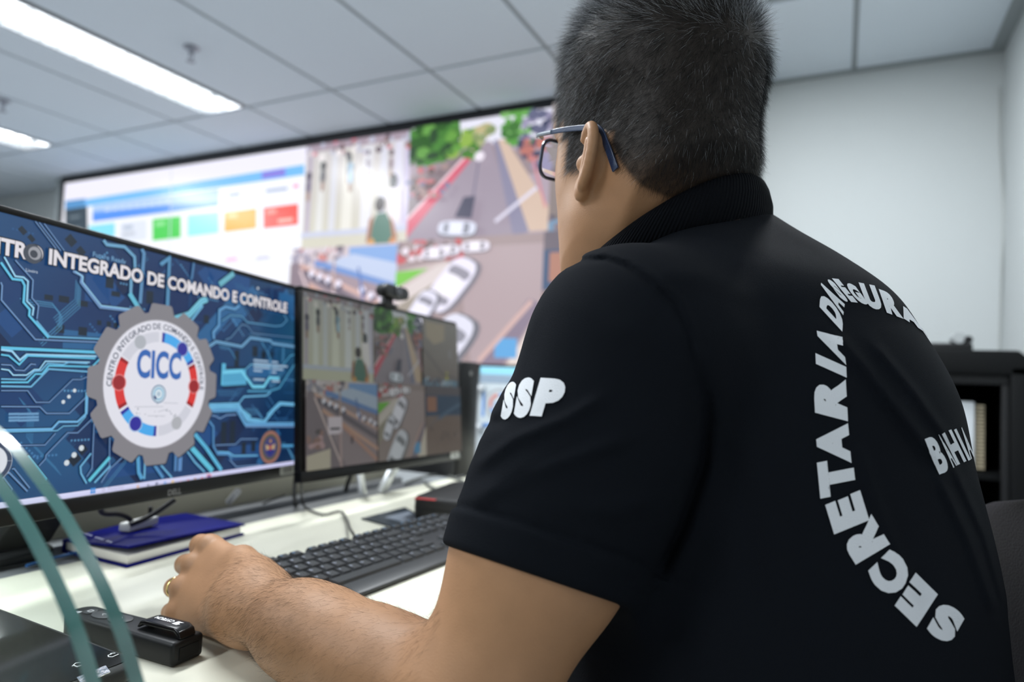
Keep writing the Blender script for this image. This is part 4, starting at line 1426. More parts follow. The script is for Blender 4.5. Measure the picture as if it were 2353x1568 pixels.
# gear logo
L_, R_, T2, B2 = q(231, 873), q(471, 876), q(350, 739), q(352, 1026)
gcx = np.array([(L_[0] + R_[0]) / 2, (T2[1] + B2[1]) / 2])
GR = ((R_[0] - L_[0]) + (T2[1] - B2[1])) / 4
gear = []
for k in range(12):
    a0 = math.radians(90 + 30 * k)
    for da, r_ in ((-9.5, 1.26), (-8, 1.275), (8, 1.275), (9.5, 1.26), (13, 1.13), (17, 1.13)):
        gear.append((gcx[0] + GR * r_ * math.cos(a0 + math.radians(da)), gcx[1] + GR * r_ * math.sin(a0 + math.radians(da))))
A.poly([(x + .0012, y - .0015) for x, y in gear], (16, 34, 58))
A.poly(gear, (128, 126, 132))
A.disc(gcx, GR * 1.015, (158, 156, 164), n=64)
A.disc(gcx, GR, (222, 222, 232), n=64)
RED, BLU, NAV, GRY = (212, 52, 50), (72, 166, 232), (46, 44, 150), (204, 205, 216)
r0_, r1_ = GR * .66, GR * .82
for a0, a1, col, e0, e1 in ((88, 28, BLU, NAV, NAV), (26, -28, RED, (150, 26, 32), (150, 26, 32)), (-31, -88, GRY, None, None), (-91, -148, BLU, NAV, NAV), (-151, -208, RED, (150, 26, 32), (150, 26, 32)), (150, 93, GRY, None, None)):
    A.ring(gcx, r0_, r1_, a0, a1, col)
    if e0:
        A.ring(gcx, r0_, r1_, a0, a0 - 4, e0, n=3)
        A.ring(gcx, r0_, r1_, a1 + 4, a1, e1, n=3)
rm = GR * .74
for a0, col, rim in ((122, (172, 176, 184), None), (52, (50, 46, 148), (150, 170, 215)), (-2, (150, 36, 42), (226, 120, 120)), (180, (150, 36, 42), (226, 120, 120)), (236, (46, 40, 150), (170, 196, 230)), (302, (172, 174, 180), None)):
    p_ = gcx + rm * np.array([math.cos(math.radians(a0)), math.sin(math.radians(a0))])
    if rim: A.disc(p_, GR * .125, rim, n=24)
    A.disc(p_, GR * .108, col, n=24)
A.text('CICC', gcx[0], gcx[1] + GR * .10, (50, 100, 176), width=GR * .88, height=GR * .42, bold=.035, centre=True)
p_ = gcx - [0, GR * .16]
for r_, col in ((.145, (96, 130, 160)), (.125, (206, 220, 230)), (.10, (120, 176, 206)), (.075, (214, 226, 234)), (.04, (170, 190, 206))): A.disc(p_, GR * r_, col, n=24)
A.ring(p_, GR * .07, GR * .11, 200, 240, (30, 50, 110), n=5)
rg2 = random.Random(9)
for k in range(16):
    A.disc(gcx + GR * np.array([rg2.uniform(-.5, .45), rg2.uniform(-.52, -.30)]), GR * rg2.uniform(.008, .016), (150, 154, 164), n=6, same=bool(k))
for a, b, d, e in ((-.45, -.36, .1, -.36), (.1, -.30, .4, -.31), (-.2, -.50, .15, -.51), (.0, -.44, .2, -.40)):
    A.line([gcx + GR * np.array([a, b]), gcx + GR * np.array([d, e])], GR * .012, (186, 188, 198))
ring_t = 'CENTRO INTEGRADO DE COMANDO E CONTROLE'
wid = {'I': .36, ' ': .42, 'M': 1.12, 'O': 1.06, 'G': 1.02, 'C': .98, 'D': .98, 'N': .98, 'A': .96, 'R': .94, 'T': .82, 'E': .82, 'L': .74}
tot = sum(wid[c_] for c_ in ring_t)
ang = 184.0
step = 190.0 / tot
glyph = {}
for ch_ in ring_t:
    am = ang - step * wid[ch_] / 2
    ang -= step * wid[ch_]
    if ch_ == ' ': continue
    t_ = math.radians(am)
    A.text(ch_, gcx[0] + GR * .865 * math.cos(t_), gcx[1] + GR * .865 * math.sin(t_), (62, 70, 92), height=GR * .092, bold=.012, rot=t_ - math.pi / 2, centre=True, same=True)
# round crest at the lower right, cut logo at the lower left
L_, R_, T2, B2 = q(590, 1036), q(644, 1024), q(618, 988), q(618, 1068)
p_ = np.array([(L_[0] + R_[0]) / 2, (T2[1] + B2[1]) / 2])
cr = (R_[0] - L_[0] + T2[1] - B2[1]) / 4
for r_, col in ((1.0, (52, 66, 84)), (.90, (150, 104, 92)), (.74, (62, 58, 70)), (.60, (66, 66, 110))): A.disc(p_, cr * r_, col, n=30)
A.ring(p_, cr * .58, cr * .74, 0, 359, (86, 84, 74), n=30)
for s_ in (-1, 1): A.poly([p_ + cr * np.array([.05 * s_, .05]), p_ + cr * np.array([.42 * s_, .18]), p_ + cr * np.array([.36 * s_, -.16]), p_ + cr * np.array([.08 * s_, -.10])], (176, 152, 116))
A.disc(p_ + [0, cr * .34], cr * .10, (170, 130, 90), n=12)
A.poly([p_ + cr * np.array([-.12, .12]), p_ + cr * np.array([.12, .12]), p_ + cr * np.array([.06, -.28]), p_ + cr * np.array([-.06, -.28])], (150, 64, 76))
A.poly([p_ + cr * np.array([-.40, -.18]), p_ + cr * np.array([.40, -.18]), p_ + cr * np.array([0, -.52])], (44, 50, 120))
pl = q(-22, 1062)
A.disc(pl, .021, (190, 196, 208), n=30)
A.ring(pl, .016, .0205, 0, 359, (60, 70, 96), n=30)
A.disc(pl, .0155, (222, 222, 232), n=26)
# task bar
A.raw([(-w2, -h2), (w2, -h2), (w2, tb), (-w2, tb)], [(0, 1, 2, 3)], [(205, 206, 238), (200, 200, 236), (206, 206, 240), (220, 222, 250)])
for (x, y, col, r_) in ((313, 1118, (216, 160, 96), .0022), (336, 1116, (70, 66, 66), .0020), (356, 1112, (30, 50, 96), .0026), (375, 1111, (70, 150, 222), .0026), (393, 1108, (236, 196, 70), .0026), (411, 1107, (230, 180, 210), .0018), (428, 1105, (226, 100, 70), .0020),
                        (444, 1103, (90, 160, 90), .0026), (460, 1101, (226, 66, 60), .0024)):
    p_ = q(x, y)
    A.disc(p_, r_, col, n=14, same=True)
p_ = q(444, 1103)
A.disc(p_, .0011, (226, 226, 236), n=10)
A.disc(p_ + [0, .0016], .0010, (222, 80, 60), n=10)
p_ = q(209, 1128)
for dx in (-1, 1):
    for dy in (-1, 1):
        A.rect(p_[0] + dx * .0017 - .0015, p_[1] + dy * .0017 - .0015, p_[0] + dx * .0017 + .0015, p_[1] + dy * .0017 + .0015, (60, 140, 216), same=True)
p_ = q(476, 1098)
A.rect(p_[0] - .0042, p_[1] - .0048, p_[0] + .0042, p_[1] + .0048, (236, 130, 130))
A.rect(p_[0] - .0030, p_[1] - .0036, p_[0] + .0030, p_[1] + .0036, (120, 110, 170))
p_ = q(233, 1127)
A.ring(p_, .0014, .0020, 0, 359, (170, 160, 190), n=14)
p_ = q(244, 1128)
A.text('Pesquisar', p_[0], p_[1], (180, 176, 204), width=.022)
p_ = q(630, 1078)
A.text('10:42', p_[0], p_[1] + .002, (184, 186, 216), width=.012) if False else None
A.build('picture', MONPIC, mon1)

# ------------------------------------------------------------ far monitor: the same camera views, dimmer
c, u, v, n = MON2
FARPIC = screen_mat('far_monitor_picture', 1.0, rough=.3)
A = Art(c, u, v, tone=lambda c_: tuple(x_ * .60 for x_ in c_), step=2.0e-5)
mosaic(A, -w2, -h2, SW, SH, (0, .375, .70, 1))
A.build('picture', FARPIC, mon2)
# ------------------------------------------------------------ the person: signed distance shapes turned into one continuous skin


def vec(*a):
    return np.array(a, float)


def ell(c, r, R=None):
    c, r = np.asarray(c, float), np.asarray(r, float)
    def f(P):
        q = P - c
        if R is not None: q = q @ R
        k0 = np.sqrt(((q / r) ** 2).sum(1)) + 1e-9
        k1 = np.sqrt(((q / (r * r)) ** 2).sum(1)) + 1e-9
        return k0 * (k0 - 1) / k1
    f.c, f.R = c, r.max()
    return f


def cone(a, b, ra, rb, sq=None):
    """capsule from a to b with end radii; sq = (axis, factor) flattens it along axis"""
    a, b = np.asarray(a, float), np.asarray(b, float)
    ba = b - a
    L2 = ba @ ba
    def f(P):
        q = P - a
        h = np.clip(q @ ba / L2, 0, 1)
        d = q - h[:, None] * ba
        if sq is not None:
            ax, k = sq
            ax = np.asarray(ax, float) / np.linalg.norm(ax)
            d = d + ((k - 1) * (d @ ax))[:, None] * ax
            return (np.sqrt((d * d).sum(1)) - (ra + (rb - ra) * h)) / max(1, k)
        return np.sqrt((d * d).sum(1)) - (ra + (rb - ra) * h)
    f.c, f.R = (a + b) / 2, math.sqrt(L2) / 2 + max(ra, rb)
    return f


def smin(a, b, k):
    h = np.maximum(k - np.abs(a - b), 0) / k
    return np.minimum(a, b) - h * h * k * 0.25


def smax(a, b, k):
    return -smin(-a, -b, k)


def combine(prims, P, d=None):
    """prims: (shape, k, op) with op '+' or '-'; only points near a shape are evaluated"""
    if d is None: d = np.full(len(P), 10.0)
    for f, k, op in prims:
        if hasattr(f, 'c'):
            near = ((P - f.c) ** 2).sum(1) < (f.R + k + 0.05) ** 2
            idx = np.nonzero(near)[0]
            if len(idx) == 0: continue
            v = f(P[idx])
            d[idx] = smin(d[idx], v, k) if op == '+' else smax(d[idx], -v, k)
            if op == '+':
                far = np.nonzero(~near)[0]
                if len(far):
                    lb = np.sqrt(((P[far] - f.c) ** 2).sum(1)) - f.R
                    d[far] = np.minimum(d[far], lb)
        else:
            v = f(P)
            d = smin(d, v, k) if op == '+' else smax(d, -v, k)
    return d


def mesh_sdf(fn, lo, hi, h, lip=1.6):
    """surface nets on the cells near the surface only: returns vertices and quads"""
    lo, hi = np.asarray(lo, float), np.asarray(hi, float)
    lev = 4
    s = h * 2 ** lev
    n = np.ceil((hi - lo) / s).astype(int) + 1
    g = np.stack(np.meshgrid(*[np.arange(k) for k in n], indexing='ij'), -1).reshape(-1, 3)
    for L in range(lev, -1, -1):
        s = h * 2 ** L
        d = fn(lo + (g + 0.5) * s)
        g = g[np.abs(d) < s * 0.87 * lip]
        if L:
            off = np.stack(np.meshgrid([0, 1], [0, 1], [0, 1], indexing='ij'), -1).reshape(-1, 3)
            g = (g[:, None, :] * 2 + off[None]).reshape(-1, 3)
    N = (n.max() + 2) * 2 ** lev + 4
    key = lambda a: (a[:, 0].astype(np.int64) * N + a[:, 1]) * N + a[:, 2]
    off = np.stack(np.meshgrid([0, 1], [0, 1], [0, 1], indexing='ij'), -1).reshape(-1, 3)
    ck = key(g)
    o = np.argsort(ck)
    g, ck = g[o], ck[o]
    corners = (g[:, None, :] + off[None]).reshape(-1, 3)
    kk = key(corners)
    uk, inv = np.unique(kk, return_inverse=True)
    first = np.zeros(len(uk), int)
    first[inv] = np.arange(len(kk))
    uc = corners[first]
    D = fn(lo + uc * h)
    cd_ = D[inv].reshape(-1, 8)
    ins = cd_ < 0
    act = ins.any(1) & ~ins.all(1)
    vid = np.full(len(g), -1)
    vid[act] = np.arange(act.sum())
    ga, da = g[act], cd_[act]
    acc = np.zeros((len(ga), 3))
    cnt = np.zeros(len(ga))
    for i in range(8):
        for j in range(i + 1, 8):
            if np.abs(off[i] - off[j]).sum() != 1: continue
            a, b = da[:, i], da[:, j]
            m = (a < 0) != (b < 0)
            t = np.where(m, a / np.where(m, a - b, 1), 0)
            acc += np.where(m[:, None], off[i] + t[:, None] * (off[j] - off[i]), 0)
            cnt += m
    V = lo + (ga + acc / cnt[:, None]) * h
    quads = []
    for ax in range(3):
        e = np.zeros(3, int)
        e[ax] = 1
        b1, b2 = np.zeros(3, int), np.zeros(3, int)
        b1[(ax + 1) % 3] = 1
        b2[(ax + 2) % 3] = 1
        k2 = key(uc + e)
        p = np.searchsorted(uk, k2)
        p = np.minimum(p, len(uk) - 1)
        ok = uk[p] == k2
        sgn = (D < 0)
        cr = ok & (sgn != sgn[p])
        c0 = uc[cr]
        flip = sgn[cr]
        ids = []
        good = np.ones(len(c0), bool)
        for dd in ((0, 0), (1, 0), (1, 1), (0, 1)):
            cell = c0 - dd[0] * b1 - dd[1] * b2
            kq = key(cell)
            pp = np.minimum(np.searchsorted(ck, kq), len(ck) - 1)
            hit = ck[pp] == kq
            i_ = np.where(hit, vid[pp], -1)
            good &= i_ >= 0
            ids.append(i_)
        q = np.stack(ids, 1)
        q = np.where(flip[:, None], q, q[:, ::-1])
        quads.append(q[good])
    return V, np.concatenate(quads)


def np_mesh(name, V, Q, m):
    me = bpy.data.meshes.new(name)
    me.vertices.add(len(V))
    me.vertices.foreach_set('co', np.asarray(V, np.float32).ravel())
    k = Q.shape[1]
    me.loops.add(len(Q) * k)
    me.loops.foreach_set('vertex_index', Q.astype(np.int32).ravel())
    me.polygons.add(len(Q))
    me.polygons.foreach_set('loop_start', np.arange(0, len(Q) * k, k, dtype=np.int32))
    me.polygons.foreach_set('use_smooth', np.ones(len(Q), bool))
    me.update(calc_edges=True)
    me.validate()
    if m: me.materials.append(m)
    return me


def relax(V, Q, fn, it=2):
    """smooth along the surface and pull back on to it"""
    n = len(V)
    A = np.concatenate([Q[:, i] for i in (0, 1, 2, 3, 1, 2, 3, 0)])
    B = np.concatenate([Q[:, i] for i in (1, 2, 3, 0, 0, 1, 2, 3)])
    cnt = np.bincount(A, minlength=n)
    for _ in range(it):
        acc = np.stack([np.bincount(A, weights=V[B, i], minlength=n) for i in range(3)], 1)
        V = 0.5 * V + 0.5 * acc / np.maximum(cnt, 1)[:, None]
        e = 4e-4
        d = fn(V)
        G = np.stack([fn(V + e * np.eye(3)[i]) - d for i in range(3)], 1) / e
        g2 = (G * G).sum(1) + 1e-6
        V = V - np.clip(d / g2, -0.004, 0.004)[:, None] * G
    return V
OFF = vec(0, 0, EYE)             # the figure is laid out in metres from the lens
# ---- head axes: F where the face points, Lh to its left ear
fa = math.radians(60)
HF = vec(-math.sin(fa), math.cos(fa), 0)
HL = vec(-math.cos(fa), -math.sin(fa), 0)
HU = vec(0, 0, 1)
_tp = math.radians(11)           # looking a little up
HF, HU = HF * math.cos(_tp) + HU * math.sin(_tp), HU * math.cos(_tp) - HF * math.sin(_tp)
HR = np.stack([HF, HL, HU], 1)
HS = 1.0                         # size of the head
EARC = at(1372, 370, 0.585) - OFF            # left ear canal
EF = -.012                                   # the ear sits behind the middle of the head
HO = EARC - HS * (0.074 * HL + EF * HF)      # middle of the head between the ears


def hp(f, l, u):
    return HO + (HF * f + HL * l + HU * u) * HS


def hell(c, r, R=None):
    return ell(c, np.asarray(r) * HS, R)


def hcone(a, b, ra, rb):
    return cone(a, b, ra * HS, rb * HS)


NECK = vec(-.146, .630, .15)
SHL = vec(-.139, .470, .018)      # left shoulder, elbow, wrist
ELL = vec(-.216, .394, -.222)
WRL = vec(-.470, .449, -.213)
SHR = vec(-.07, .805, .018)
ELR = vec(-.15, .93, -.21)
WRR = vec(-.33, 1.05, -.225)

TZ = np.array([-.62, -.50, -.35, -.30, -.255, -.222, -.134, -.06, .004, .05, .09, .118, .145, .17])
TB = np.array([.1006, .1206, .1206, .1206, .117, .1126, .1031, .0872, .0739, .0515, .0254, -.0083, -.0464, -.0792])      # back
TFR = np.array([-.13, -.13, -.135, -.15, -.195, -.212, -.215, -.210, -.205, -.205, -.198, -.190, -.178, -.170])  # front
TW = np.array([.18, .185, .185, .185, .184, .182, .180, .180, .176, .160, .130, .092, .072, .062])         # half width
TCY, TYAW = .635, math.radians(16)          # the trunk turns a little to its right


def spl(z, X, Y):
    z = np.clip(z, X[0], X[-1])
    i = np.clip(np.searchsorted(X, z) - 1, 0, len(X) - 2)
    m = np.gradient(Y, X)
    h = X[i + 1] - X[i]
    t = (z - X[i]) / h
    return (Y[i] * (1 + 2 * t) * (1 - t) ** 2 + h * m[i] * t * (1 - t) ** 2 + Y[i + 1] * t * t * (3 - 2 * t) + h * m[i + 1] * t * t * (t - 1))


def torso(grow, loose=0.0):
    def f(P):
        z = P[:, 2]
        xb = spl(z, TZ, TB) + grow
        xf = spl(z, TZ, TFR) - grow - loose * np.clip(-z * 4, 0, 1)
        w = spl(z, TZ, TW) + grow + loose * np.clip(-z * 4, 0, 1)
        cx, hx = (xb + xf) / 2, (xb - xf) / 2
        cs, sn = math.cos(TYAW), math.sin(TYAW)
        lx = P[:, 0] * cs - (P[:, 1] - TCY) * sn
        ly = P[:, 0] * sn + (P[:, 1] - TCY) * cs
        e = 2.15
        q = (np.abs((lx - cx) / hx) ** e + np.abs(ly / w) ** e + 1e-12) ** (1 / e)
        d = (q - 1) * np.minimum(hx, w) * 0.8
        d = np.maximum(d, z - .175 - grow)
        return np.maximum(d, -.60 - z)
    return f


EARP = []


def head_prims():
    P = [
        (hell(hp(.009, 0, .088), (.105, .083, .094), HR), .02, '+'),
        (hell(hp(-.036, 0, .010), (.062, .071, .075), HR), .03, '+'),
        (hell(hp(.038, 0, .005), (.058, .071, .075), HR), .03, '+'),
        (hell(hp(.020, 0, -.044), (.047, .064, .052), HR), .03, '+'),
        (hcone(hp(.0, .047, -.050), hp(.064, .012, -.096), .022, .016), .03, '+'),
        (hcone(hp(.0, -.047, -.050), hp(.064, -.012, -.096), .022, .016), .03, '+'),
        (hell(hp(.060, 0, -.096), (.018, .024, .016), HR), .02, '+'),
        (hell(hp(.092, 0, .045), (.012, .050, .020), HR), .02, '+'),
        (hcone(hp(.100, 0, .022), hp(.113, 0, -.018), .008, .0115), .014, '+'),
        (hell(hp(.103, .012, -.020), (.010, .008, .008), HR), .008, '+'),
        (hell(hp(.103, -.012, -.020), (.010, .008, .008), HR), .008, '+'),
        (hell(hp(.082, 0, -.055), (.010, .024, .006), HR), .008, '+'),
        (hell(hp(.078, 0, -.068), (.010, .020, .006), HR), .008, '+'),
        (hell(hp(.100, .032, .018), (.010, .018, .010), HR), .010, '-'),
        (hell(hp(.100, -.032, .018), (.010, .018, .010), HR), .010, '-'),
        (hell(hp(.086, .032, .016), (.013, .014, .011), HR), .004, '+'),
        (hell(hp(.086, -.032, .016), (.013, .014, .011), HR), .004, '+'),
    ]
    # neck: broad, running straight down from the back of the head
    P += [(cone(hp(-.030, 0, -.01), NECK + vec(-.005, 0, -.03), .066, .064), .035, '+'),
          (cone(hp(.030, 0, -.06), NECK + vec(-.05, 0, -.03), .045, .055), .03, '+')]
    for s in (1, -1):
        # ear: tilted plate with a rolled rim, hollow and lobe
        ex, ey = EF + .004, .077 * s
        eo = hp(ex, ey, 0)
        a = math.radians(22)
        en = HL * s * math.cos(a) + HF * math.sin(a)          # plate normal
        ef = HF * math.cos(a) - HL * s * math.sin(a)          # forward in the plate
        eu = HU * math.cos(.16) - ef * math.sin(.16)
        ef = ef * math.cos(.16) + HU * math.sin(.16)
        ER = np.stack([ef, en, eu], 1)
        c0 = eo - ef * .006 + en * .004
        k0 = len(P)
        P += [(ell(c0, (.015, .0055, .026), ER), .008, '+'), (ell(c0 - en * .008 + ef * .003 + eu * .002, (.011, .009, .018), ER), .010, '+'),
              (ell(c0 + ef * .003 - eu * .026 + en * .001, (.0088, .0058, .0105), ER), .006, '+')]
        ring = []
        for k in range(15):
            t = math.radians(35 + k * 15)
            ring.append(c0 + ef * (.0155 * math.cos(t)) + eu * (.0265 * math.sin(t) + .001) + en * .004)
        for p, q in zip(ring, ring[1:]):
            P.append((cone(p, q, .0040, .0040), .003, '+'))
        P.append((ell(c0 + en * .011 + ef * .002 + eu * .004, (.011, .008, .020), ER), .005, '-'))
        P.append((cone(c0 + ef * .002 + eu * .016 + en * .004, c0 - ef * .007 - eu * .014 + en * .005, .0025, .003), .004, '+'))
        P.append((ell(c0 + ef * .014 - eu * .004 + en * .003, (.004, .004, .006), ER), .003, '+'))
        EARP.extend(q for q in P[k0:] if q[2] == '+')
    return P


def hand_prims(mcp, wrist, curl, thumb):
    """palm from wrist to four knuckles, fingers as chains of directions"""
    P = []
    mid = sum(mcp) / 4
    across = (mcp[0] - mcp[3]) / np.linalg.norm(mcp[0] - mcp[3])
    along = (mid - wrist) / np.linalg.norm(mid - wrist)
    nrm = np.cross(along, across)
    nrm /= np.linalg.norm(nrm)
    back = nrm * thumb['side']
    for i, k in enumerate(mcp):
        w0 = wrist + across * (.016 - .011 * i) + along * .006
        P.append((cone(w0 - back * .004, k - back * .010, .0165, .0125), .016, '+'))
    for i, k in enumerate(mcp):
        P.append((ell(k - back * .003, (.0100, .0100, .0100)), .007, '+'))
    P.append((cone(wrist + along * .02 - back * .012 - across * .012, mid - back * .020 - across * .015 - along * .01, .017, .015), .02, '+'))
    return P, across, along, back


def fingers(mcp, chains, radii):
    F = []
    for k, ch, rr in zip(mcp, chains, radii):
        p = k
        for (d, l), (r1, r2) in zip(ch, zip(rr, rr[1:])):
            d = np.asarray(d, float)
            q = p + d / np.linalg.norm(d) * l
            F.append((cone(p, q, r1, r2), .004, '+'))
            p = q
    return F


LMCP = [at(472, 1252, .694) - OFF, at(437, 1295, .682) - OFF, at(410, 1348, .667) - OFF, at(400, 1404, .655) - OFF]


RING = []


def left_hand():
    Pp, ac, al, bk = hand_prims(LMCP, WRL, 0, dict(side=1.0))
    if bk @ vec(.3, -.6, .7) < 0:
        Pp, ac, al, bk = hand_prims(LMCP, WRL, 0, dict(side=-1.0))
    inn = -bk
    ch = []
    for i in range(4):
        s = [0.0, .06, .10, .14][i]
        d1 = al * (.95 - .02 * i) + inn * .36 - ac * s * .6
        d2 = -al * .60 + inn * .70
        d3 = -al * .95 - inn * .15
        l = [(.043, .026, .020), (.046, .028, .021), (.043, .026, .020), (.035, .021, .018)][i]
        ch.append([(d1, l[0]), (d2, l[1]), (d3, l[2])])
    rad = [(.0105, .0108, .0100, .0075), (.0100, .0100, .0095, .0075), (.0095, .0095, .009, .007), (.0088, .0086, .008, .0065)]
    F = fingers([m - bk * .004 for m in LMCP], ch, rad)
    RING.extend([LMCP[2] - bk * .004 + ch[2][0][0] / np.linalg.norm(ch[2][0][0]) * .020, ch[2][0][0]])
    # thumb leaves the side of the palm near the wrist and lies along the fist
    t0 = WRL + ac * .022 + al * .020 - bk * .006
    t1 = t0 + al * .038 + ac * .010 - bk * .003
    t2 = t1 + al * .028 - ac * .006 - bk * .008
    t3 = t2 + al * .012 - ac * .013 - bk * .005
    T = [(cone(t0, t1, .0175, .0135), .018, '+'), (cone(t1, t2, .0125, .011), .006, '+'), (cone(t2, t3, .011, .008), .004, '+')]
    return Pp, F, T


RMCP = [WRR + vec(*q) for q in ((-.090, .012, .010), (-.084, .034, .012), (-.074, .054, .009), (-.058, .068, .003))]


def right_hand():
    Pp, ac, al, bk = hand_prims(RMCP, WRR, 0, dict(side=1.0))
    if bk[2] < 0: Pp, ac, al, bk = hand_prims(RMCP, WRR, 0, dict(side=-1.0))
    ch = []
    for i in range(4):
        l = [(.042, .026, .020), (.046, .028, .021), (.043, .026, .020), (.034, .021, .018)][i]
        ch.append([(al * .95 - bk * .1, l[0]), (al * .75 - bk * .55, l[1]), (al * .5 - bk * .8, l[2])])
    rad = [(.0105, .0095, .0085, .007)] * 3 + [(.009, .008, .007, .006)]
    F = fingers([m - bk * .003 for m in RMCP], ch, rad)
    t0 = WRR + ac * .020 + al * .018 - bk * .006
    t1 = t0 + al * .036 + ac * .024 - bk * .006
    t2 = t1 + al * .030 + ac * .008
    t3 = t2 + al * .024 + ac * .002
    T = [(cone(t0, t1, .0165, .012), .015, '+'), (cone(t1, t2, .0115, .010), .005, '+'), (cone(t2, t3, .010, .0075), .004, '+')]
    return Pp, F, T


HEADP = head_prims()
HANDS = [left_hand(), right_hand()]


def lerp(a, b, t):
    return a + (b - a) * t


def arm_prims(S, E, W, grow=0.0):
    d = (W - E) / np.linalg.norm(W - E)
    u = (S - E) / np.linalg.norm(S - E)
    return [
        (cone(S, lerp(S, E, .55), .062 + grow, .056 + grow), .05, '+'),
        (cone(lerp(S, E, .5), E + u * .02, .056 + grow, .047 + grow), .03, '+'),
        (cone(E, E + d * .10, .040, .036), .030, '+'),
        (cone(E + d * .08, lerp(E, W, .70), .035, .033), .03, '+'),
        (cone(lerp(E, W, .62), W, .037, .0290, ((0, 0, 1), 1.08)), .03, '+'),
        (cone(W - d * .01, W + d * .015, .028, .027, ((0, 0, 1), 1.12)), .02, '+'),
    ]


ARML, ARMR = arm_prims(SHL, ELL, WRL), arm_prims(SHR, ELR, WRR)
TORSO_IN = torso(-.012)


def collar_plane(P):
    return P[:, 2] - (.1268 + .6579 * (P[:, 0] + .1517) - .1525 * (P[:, 1] - .6359))


def body(P):
    d = combine(HEADP, P)
    # the neck stays inside the collar
    r_ = np.hypot(P[:, 0] + .1557, P[:, 1] - .6359) - .0840 - np.maximum(collar_plane(P) - .002, 0) * 1.3
    d = smax(d, r_ * .42, .003)
    d = smin(d, TORSO_IN(P), .03)
    for A in (ARML, ARMR):
        d = smin(d, combine(A, P), .03)
    for Pp, F, T in HANDS:
        dp = combine(Pp, P)
        df = combine(F, P)
        d = smin(d, dp, .022)
        d = smin(d, df, .006)
        d = smin(d, combine(T, P), .010)
    # flesh resting on the desk top is flattened by it
    rest = np.where(P[:, 0] < -.17, -.2592 - P[:, 2], -1.0)
    return smax(d, rest, .003)


SKIN = mat('skin', (.375, .200, .104), rough=.50, spec=.4, bump=.12, bscale=900, var=.10, vscale=60)
V, Q = mesh_sdf(body, (-.72, .30, -.62), (.22, 1.05, .46), .0030 if QUICK else .0024)
V = relax(V, Q, body, 2)
V_BODY, Q_BODY = V, Q
person = link_mesh('person', np_mesh('person', V + OFF, Q, SKIN))
tag(person, 'man in a black polo shirt seated at the desk, seen from behind, watching the screens', 'person')
# ------------------------------------------------------------ polo shirt over the torso
SHIRT = mat('shirt_cotton', (.0060, .0074, .0104), rough=.9, spec=.07, bump=.35, bscale=1500)
RIB = mat('collar_rib', (.005, .0058, .0078), rough=.9, spec=.06)
AX = (ELL - SHL) / np.linalg.norm(ELL - SHL)
HEMC = at(1225, 1322, .44) - OFF
HEMN = np.cross(ray(1415, 1386), ray(1035, 1256))       # the hem is level with the lens
HEMN *= np.sign(HEMN @ AX)
HEMN /= np.linalg.norm(HEMN)
AXR = (ELR - SHR) / np.linalg.norm(ELR - SHR)
HEMR = lerp(SHR, ELR, .70)
TORSO_OUT = torso(.006, .022)
NPL = vec(-.50, 0, .87)


# creases of the cloth: a line across the part facing the lens, its height and half width (pixels)
FOLDS = [
    # armhole seam and its allowance
    ([(1296, 618), (1320, 604), (1350, 597), (1392, 596), (1440, 612), (1500, 652), (1555, 702), (1582, 770), (1597, 840)], -.0026, 8), ([(1330, 588), (1395, 583), (1450, 600), (1512, 642), (1566, 694), (1595, 764)], .0014, 9),
    ([(1135, 850), (1142, 932)], .0032, 26), ([(1108, 986), (1180, 958)], -.0042, 16),
    ([(1078, 1085), (1180, 1010), (1300, 962), (1400, 905)], .0030, 15), ([(1058, 1168), (1200, 1085), (1330, 1040), (1480, 1000)], .0036, 22), ([(1120, 1130), (1250, 1060), (1380, 1010)], -.0022, 16),
    ([(1250, 1160), (1400, 1175), (1530, 1150)], .0020, 26), ([(1592, 800), (1622, 920), (1612, 1060), (1562, 1210), (1500, 1340)], -.0065, 22), ([(1548, 720), (1598, 810), (1636, 940)], .0022, 18),
    ([(1360, 735), (1460, 760), (1545, 830)], .0018, 28), ([(1905, 745), (1990, 850), (2080, 960), (2180, 1090)], .0026, 14), ([(2000, 780), (2100, 900), (2200, 1040)], .0022, 12),
    ([(1950, 820), (2040, 950), (2130, 1090)], -.0014, 14), ([(1960, 1000), (2030, 1200), (2120, 1400)], .0022, 18), ([(2150, 1080), (2230, 1250), (2290, 1420)], .0026, 13), ([(2185, 1060), (2262, 1230), (2310, 1400)], .0018, 10),
    ([(1700, 700), (1800, 1000), (1850, 1300)], .0018, 40), ([(1480, 620), (1620, 640), (1760, 690)], .0016, 26), ([(1660, 980), (1720, 1200), (1760, 1480)], -.0025, 30), ([(1240, 690), (1205, 790), (1180, 880)], .0014, 16),
]


def creases(P, d):
    z = P @ FW
    px = 1176.5 + FPX * (P @ RT) / z
    py = 784 - FPX * (P @ UP) / z
    near = (np.abs(d) < .02) & (z < .66)
    idx = np.nonzero(near)[0]
    if len(idx) == 0: return d
    X = np.stack([px[idx], py[idx]], 1)
    add = np.zeros(len(idx))
    for line, a, w in FOLDS:
        L_ = np.array(line, float)
        best = np.full(len(idx), 1e9)
        for p, q in zip(L_, L_[1:]):
            v_ = q - p
            t = np.clip(((X - p) @ v_) / (v_ @ v_), 0, 1)
            best = np.minimum(best, ((X - p - t[:, None] * v_) ** 2).sum(1))
        e = np.minimum(((X - L_[0]) ** 2).sum(1), ((X - L_[-1]) ** 2).sum(1))
        add += a * np.exp(-best / w ** 2) * (1 - .8 * np.exp(-e / (2.2 * w) ** 2))
    d = d.copy()
    d[idx] -= add
    return d


